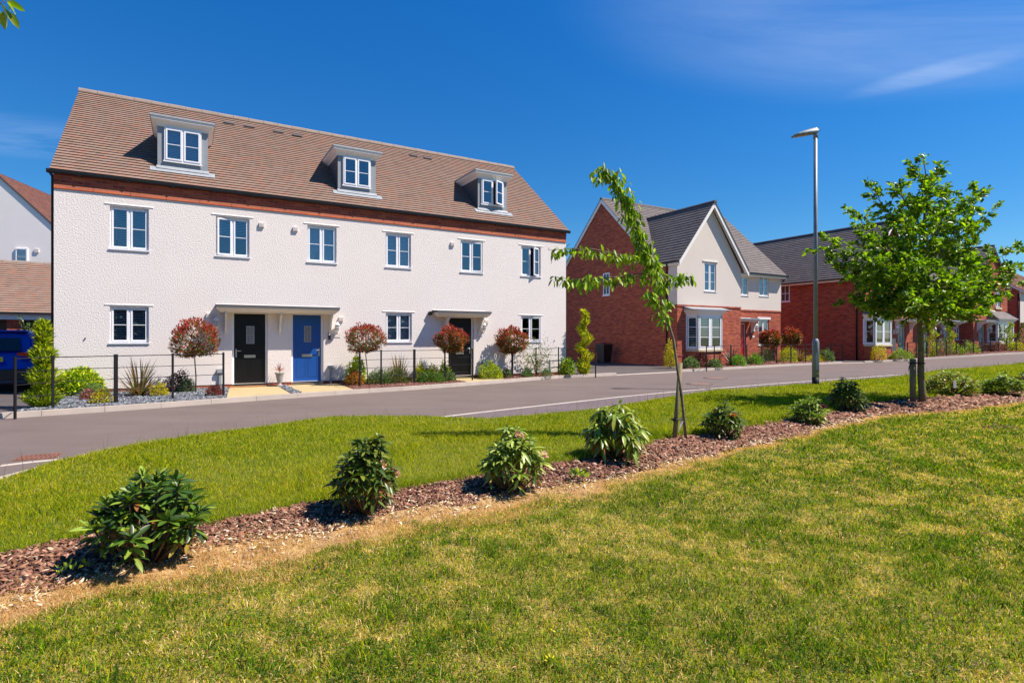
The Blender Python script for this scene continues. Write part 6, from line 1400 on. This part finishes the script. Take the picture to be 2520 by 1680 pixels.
for (ax, ay), (bx, by), dy in limbs:
    A_ = Qo(ax, ay); B2 = Qo(bx, by, dy); C2 = A_.lerp(B2, .5)+Vector((r.normal(0, .06), r.normal(0, .06), -.04-.05*abs(B2.x-A_.x))); pts = [A_, A_.lerp(C2, .5)+Vector((0, 0, -.03)), C2, C2.lerp(B2, .5)+Vector((0, 0, .01)), B2]
    L = (B2-A_).length; mb.tube([p-o0 for p in pts], [.020, .016, .012, .008, .004], 6)
    nt_ = int(5+L*8.2)
    for k in range(nt_):
        f = .32+.68*(k+r.random())/nt_; i = min(3, int(f*4)); p = pts[i].lerp(pts[i+1], f*4-i); d = Vector((r.normal(), r.normal(), r.normal()*.7+.25)).normalized(); d = (d+(B2-A_).normalized()*.5).normalized(); tl = (.16+.22*r.random())*(1.15-.35*f)
        e_ = p+d*tl; mb.tube([p-o0, e_-o0], [.005, .002], 4, False)
        for j in range(int(r.integers(17, 26))):
            g_ = .25+.75*r.random(); q = p.lerp(e_, g_)+Vector((r.normal(0, .025), r.normal(0, .025), r.normal(0, .02))); PP.append(tuple(q-o0)); dd = d*.8+Vector((r.normal(0, .7), r.normal(0, .7), r.normal(0, .45)+.1)); DD.append(tuple(dd)); SZ.append(.10*(.65+.6*r.random()))
for i in range(40):
    f = r.random(); p = tk[9].lerp(tk[10], f) if f > .3 else tk[8].lerp(tk[9], f*3); PP.append(tuple(p-o0+Vector((r.normal(0, .04), r.normal(0, .04), 0)))); DD.append((r.normal(), r.normal(), r.normal()+.5)); SZ.append(.07)
mb.build('branch', M['bark'], t)
n = len(PP); SZ = np.array(SZ); leaves('crown', np.array(PP), np.array(DD), SZ, SZ*.55, colmix(r, n, OL, [.22, .28, .24, .08, .14, .06], .3), M['leaf_oak'], t, .15, .22, 301, upb=.8); print('oak leaves', n)
s0, s1 = Qo(2096.5, 925, .05), Qo(2096.5, 824, .05)
t = thing('tree_stake', (s0.x, s0.y, tz(s0.x, s0.y)), 0, 'thick round wooden stake standing left of the oak trunk', 'stake', 'tree stakes'); oo = Vector(t.location); mb = MB(); mb.tube([s0-oo-Vector((0, 0, .15)), s1-oo], .053, 14); mb.build('stake_post', M['wood_stake'], t)
a = Qo(2097, 833, .05)-oo; b = Qo(2114, 834)-oo; mb = MB(); mb.tube([a+Vector((math.cos(k)*.067, math.sin(k)*.067, 0)) for k in np.linspace(.6, 5.6, 12)]+[b+Vector((math.cos(k)*.072, math.sin(k)*.072, 0)) for k in np.linspace(-2.4, 2.4, 12)]+[a+Vector((.05, .045, 0))], .012, 6)
mb.tube([a+Vector((-.06, -.04, 0)), a+Vector((-.10, -.06, -.03)), a+Vector((-.13, -.07, -.10)), a+Vector((-.135, -.07, -.16))], [.012, .011, .009, .005], 6); mb.build('tie_strap', M['strap'], t)

# overhanging tree whose lowest twig enters the top left corner
t = thing('garden_tree', (-5.6, 4.2, 0), 0, 'tree at the left whose leafy twig hangs into the top left corner', 'tree'); o0 = Vector((-5.6, 4.2, tz(-5.6, 4.2)))
t.location = o0; tip = P3d(12, 8, 3.6)
mb = MB(); mb.tube([(0, 0, -.1), (.03, .02, 1.5), (.0, .0, 3.0), (.1, 0, 4.6)], [.09, .07, .05, .02], 10); mb.build('trunk', M['bark_cherry'], t)
mb = MB(); bpts = [Vector((0, 0, 2.9)), Vector((.8, -.2, 3.35)), Vector((1.7, -.45, 3.50)), tip-o0+Vector((-.12, 0, .14)), tip-o0]; mb.tube(bpts, [.03, .02, .012, .006, .003], 7)
for k in range(7): a = k*.9; mb.mark().tube([(.0, 0, 3.1+k*.2), (math.cos(a)*.5-.5, math.sin(a)*.6, 3.7+k*.2)], [.015, .004], 5)
mb.pieces('branch', M['bark_cherry'], t)
r = np.random.default_rng(400); PP = []; DD = []
for px, py, dx, dz in ((8, 12, .1, -1), (14, 14, .35, -1), (20, 10, .8, -.9), (24, 14, .6, -1), (12, 30, -.1, -1), (22, 30, .4, -.9), (4, 28, -.1, -1), (18, 6, .9, -.3), (2, 5, .3, -1), (14, 22, .6, -.8)):
    PP.append(tuple(P3d(px-4, py-4, 3.6+r.normal(0, .05))-o0)); DD.append((dx, r.normal(0, .4), dz))
n0 = len(PP)
for k in range(500):
    a = r.uniform(0, 6.28); rr = r.random()**.5; PP.append((-.5+math.cos(a)*rr*.85, math.sin(a)*rr*.9, 4.2+r.normal(0, .5))); DD.append((r.normal(), r.normal(), -1))
n = len(PP); LL = np.where(np.arange(n) < n0, .10, .085); leaves('crown', np.array(PP), np.array(DD), LL, LL*.5, colmix(r, n, CL), M['leaf'], t, .15, .2, 401, upb=1.0)

r = np.random.default_rng(500); n = 9000; a = r.uniform(math.pi*.98, math.pi*2.02, n); rr = 34+r.random(n)*4; hh = (5.5+3.5*vnoise(a*9, a*0, 501))  # unseen trees added behind the camera so lower panes reflect something dark
P = np.stack([np.cos(a)*rr+4, np.sin(a)*rr+2, r.random(n)**.7*hh-.2], -1); D = norm(np.stack([-np.cos(a), -np.sin(a), .3+0*a], -1)+r.normal(0, .6, (n, 3)))
o = leaves('added_tree_belt', P, D, 1.3*(.6+.7*r.random(n)), 1.1, colmix(r, n, [(.03, .06, .012), (.05, .09, .015), (.02, .04, .01)]), M['leaf_soft'], None, .3, .2, 502); tag(o, 'unseen belt of dark trees added behind the camera for the window reflections', 'trees', kind='stuff')
# ============================================================ SKY, SUN, CAMERA
Sv = Vector((.701, -.078, 1.0)).normalized()
sun = bpy.data.lights.new('sun', 'SUN'); sun.energy = SUN_E; sun.angle = R(.5); sun.color = (1.0, .905, .80)
so = bpy.data.objects.new('sun', sun); col.objects.link(so); so.rotation_euler = Sv.to_track_quat('Z', 'Y').to_euler()
w = bpy.data.worlds.new('World'); sc.world = w; w.use_nodes = True; nt = w.node_tree; nt.nodes.clear()
out = nt.nodes.new('ShaderNodeOutputWorld'); bg = nt.nodes.new('ShaderNodeBackground'); nt.links.new(bg.outputs[0], out.inputs[0])
sky = nt.nodes.new('ShaderNodeTexSky'); sky.sky_type = 'NISHITA'; sky.sun_disc = False; sky.sun_elevation = math.asin(Sv.z); sky.sun_rotation = math.atan2(Sv.x, Sv.y); sky.altitude = 300; sky.air_density = 1.0; sky.dust_density = .25; sky.ozone_density = 4.0
tc = nt.nodes.new('ShaderNodeTexCoord'); sep = nt.nodes.new('ShaderNodeSeparateXYZ'); nt.links.new(tc.outputs['Generated'], sep.inputs[0])
def MM(op, a, b=None, c=None):
    n = N(nt, 'ShaderNodeMath', operation=op)
    for i, v in enumerate((a, b, c)):
        if v is None: continue
        if isinstance(v, (int, float)): n.inputs[i].default_value = v
        else: nt.links.new(v, n.inputs[i])
    return n.outputs[0]
# deeper saturation than the raw model
hs = nt.nodes.new('ShaderNodeHueSaturation'); hs.inputs['Saturation'].default_value = SKY_SAT; hs.inputs['Hue'].default_value = SKY_HUE; hs.inputs['Value'].default_value = 1.0; nt.links.new(sky.outputs[0], hs.inputs['Color'])
skyc = mixc(nt, 1.0, hs.outputs[0], ramp(nt, sep.outputs[2], [(0.0, SKY_LO), (.22, SKY_MID), (.55, SKY_HI)]), 'MULTIPLY')
# thin cirrus on a plane high above: project direction to a plane
zc_ = MM('MAXIMUM', sep.outputs[2], .03); ux2 = MM('DIVIDE', sep.outputs[0], zc_); uy2 = MM('DIVIDE', sep.outputs[1], zc_)
cm = nt.nodes.new('ShaderNodeCombineXYZ'); nt.links.new(ux2, cm.inputs[0]); nt.links.new(uy2, cm.inputs[1])
mp = nt.nodes.new('ShaderNodeMapping'); mp.inputs['Rotation'].default_value = (0, 0, R(-18)); mp.inputs['Scale'].default_value = (.55, 1.9, 1); nt.links.new(cm.outputs[0], mp.inputs[0])
nz = nt.nodes.new('ShaderNodeTexNoise'); nz.inputs['Scale'].default_value = 1.3; nz.inputs['Detail'].default_value = 9; nz.inputs['Roughness'].default_value = .62; nz.inputs['Distortion'].default_value = .5; nt.links.new(mp.outputs[0], nz.inputs[0])
# where the veil sits: a soft blob towards the upper right
def blob(cx, cy, rx, ry, ang):
    m = nt.nodes.new('ShaderNodeMapping'); m.vector_type = 'TEXTURE'; m.inputs['Location'].default_value = (cx, cy, 0); m.inputs['Rotation'].default_value = (0, 0, R(ang)); m.inputs['Scale'].default_value = (rx, ry, 1); nt.links.new(cm.outputs[0], m.inputs[0])
    l = nt.nodes.new('ShaderNodeVectorMath'); l.operation = 'LENGTH'; nt.links.new(m.outputs[0], l.inputs[0])
    r_ = nt.nodes.new('ShaderNodeMapRange'); r_.inputs['From Min'].default_value = 1.0; r_.inputs['From Max'].default_value = .35; r_.interpolation_type = 'SMOOTHSTEP'; nt.links.new(l.outputs['Value'], r_.inputs['Value']); return r_.outputs[0]
f1 = ramp(nt, nz.outputs[0], [(.30, (0, 0, 0)), (.75, (1, 1, 1))])
veil = MM('MULTIPLY', blob(*BLOB1), MM('MULTIPLY_ADD', f1, .40, .10))
brt = MM('MULTIPLY', blob(*BLOB2), MM('MULTIPLY', f1, .45)); left = MM('MULTIPLY', blob(*BLOB3), MM('MULTIPLY', ramp(nt, nz.outputs[0], [(.45, (0, 0, 0)), (.8, (1, 1, 1))]), .5))
tot = MM('MINIMUM', MM('ADD', MM('ADD', veil, brt), left), .8)
cl = mixc(nt, tot, skyc, CLOUD_C)
nt.links.new(cl, bg.inputs[0]); bg.inputs[1].default_value = SKY_E
cam = bpy.data.cameras.new('camera'); cam.sensor_width = 36; cam.lens = 36*F/2520; cam.shift_y = SHIFT; cam.clip_start = .05; cam.clip_end = 6000
co = bpy.data.objects.new('camera', cam); col.objects.link(co); co.location = (0, 0, EYE); co.rotation_euler = (R(90), 0, 0); sc.camera = co
sc.view_settings.view_transform = 'Standard'; sc.view_settings.look = 'None'; sc.view_settings.exposure = EXPO; sc.view_settings.gamma = 1; sc.view_settings.use_curve_mapping = False
sc.cycles.max_bounces = 8; sc.cycles.transparent_max_bounces = 16; sc.cycles.diffuse_bounces = 3
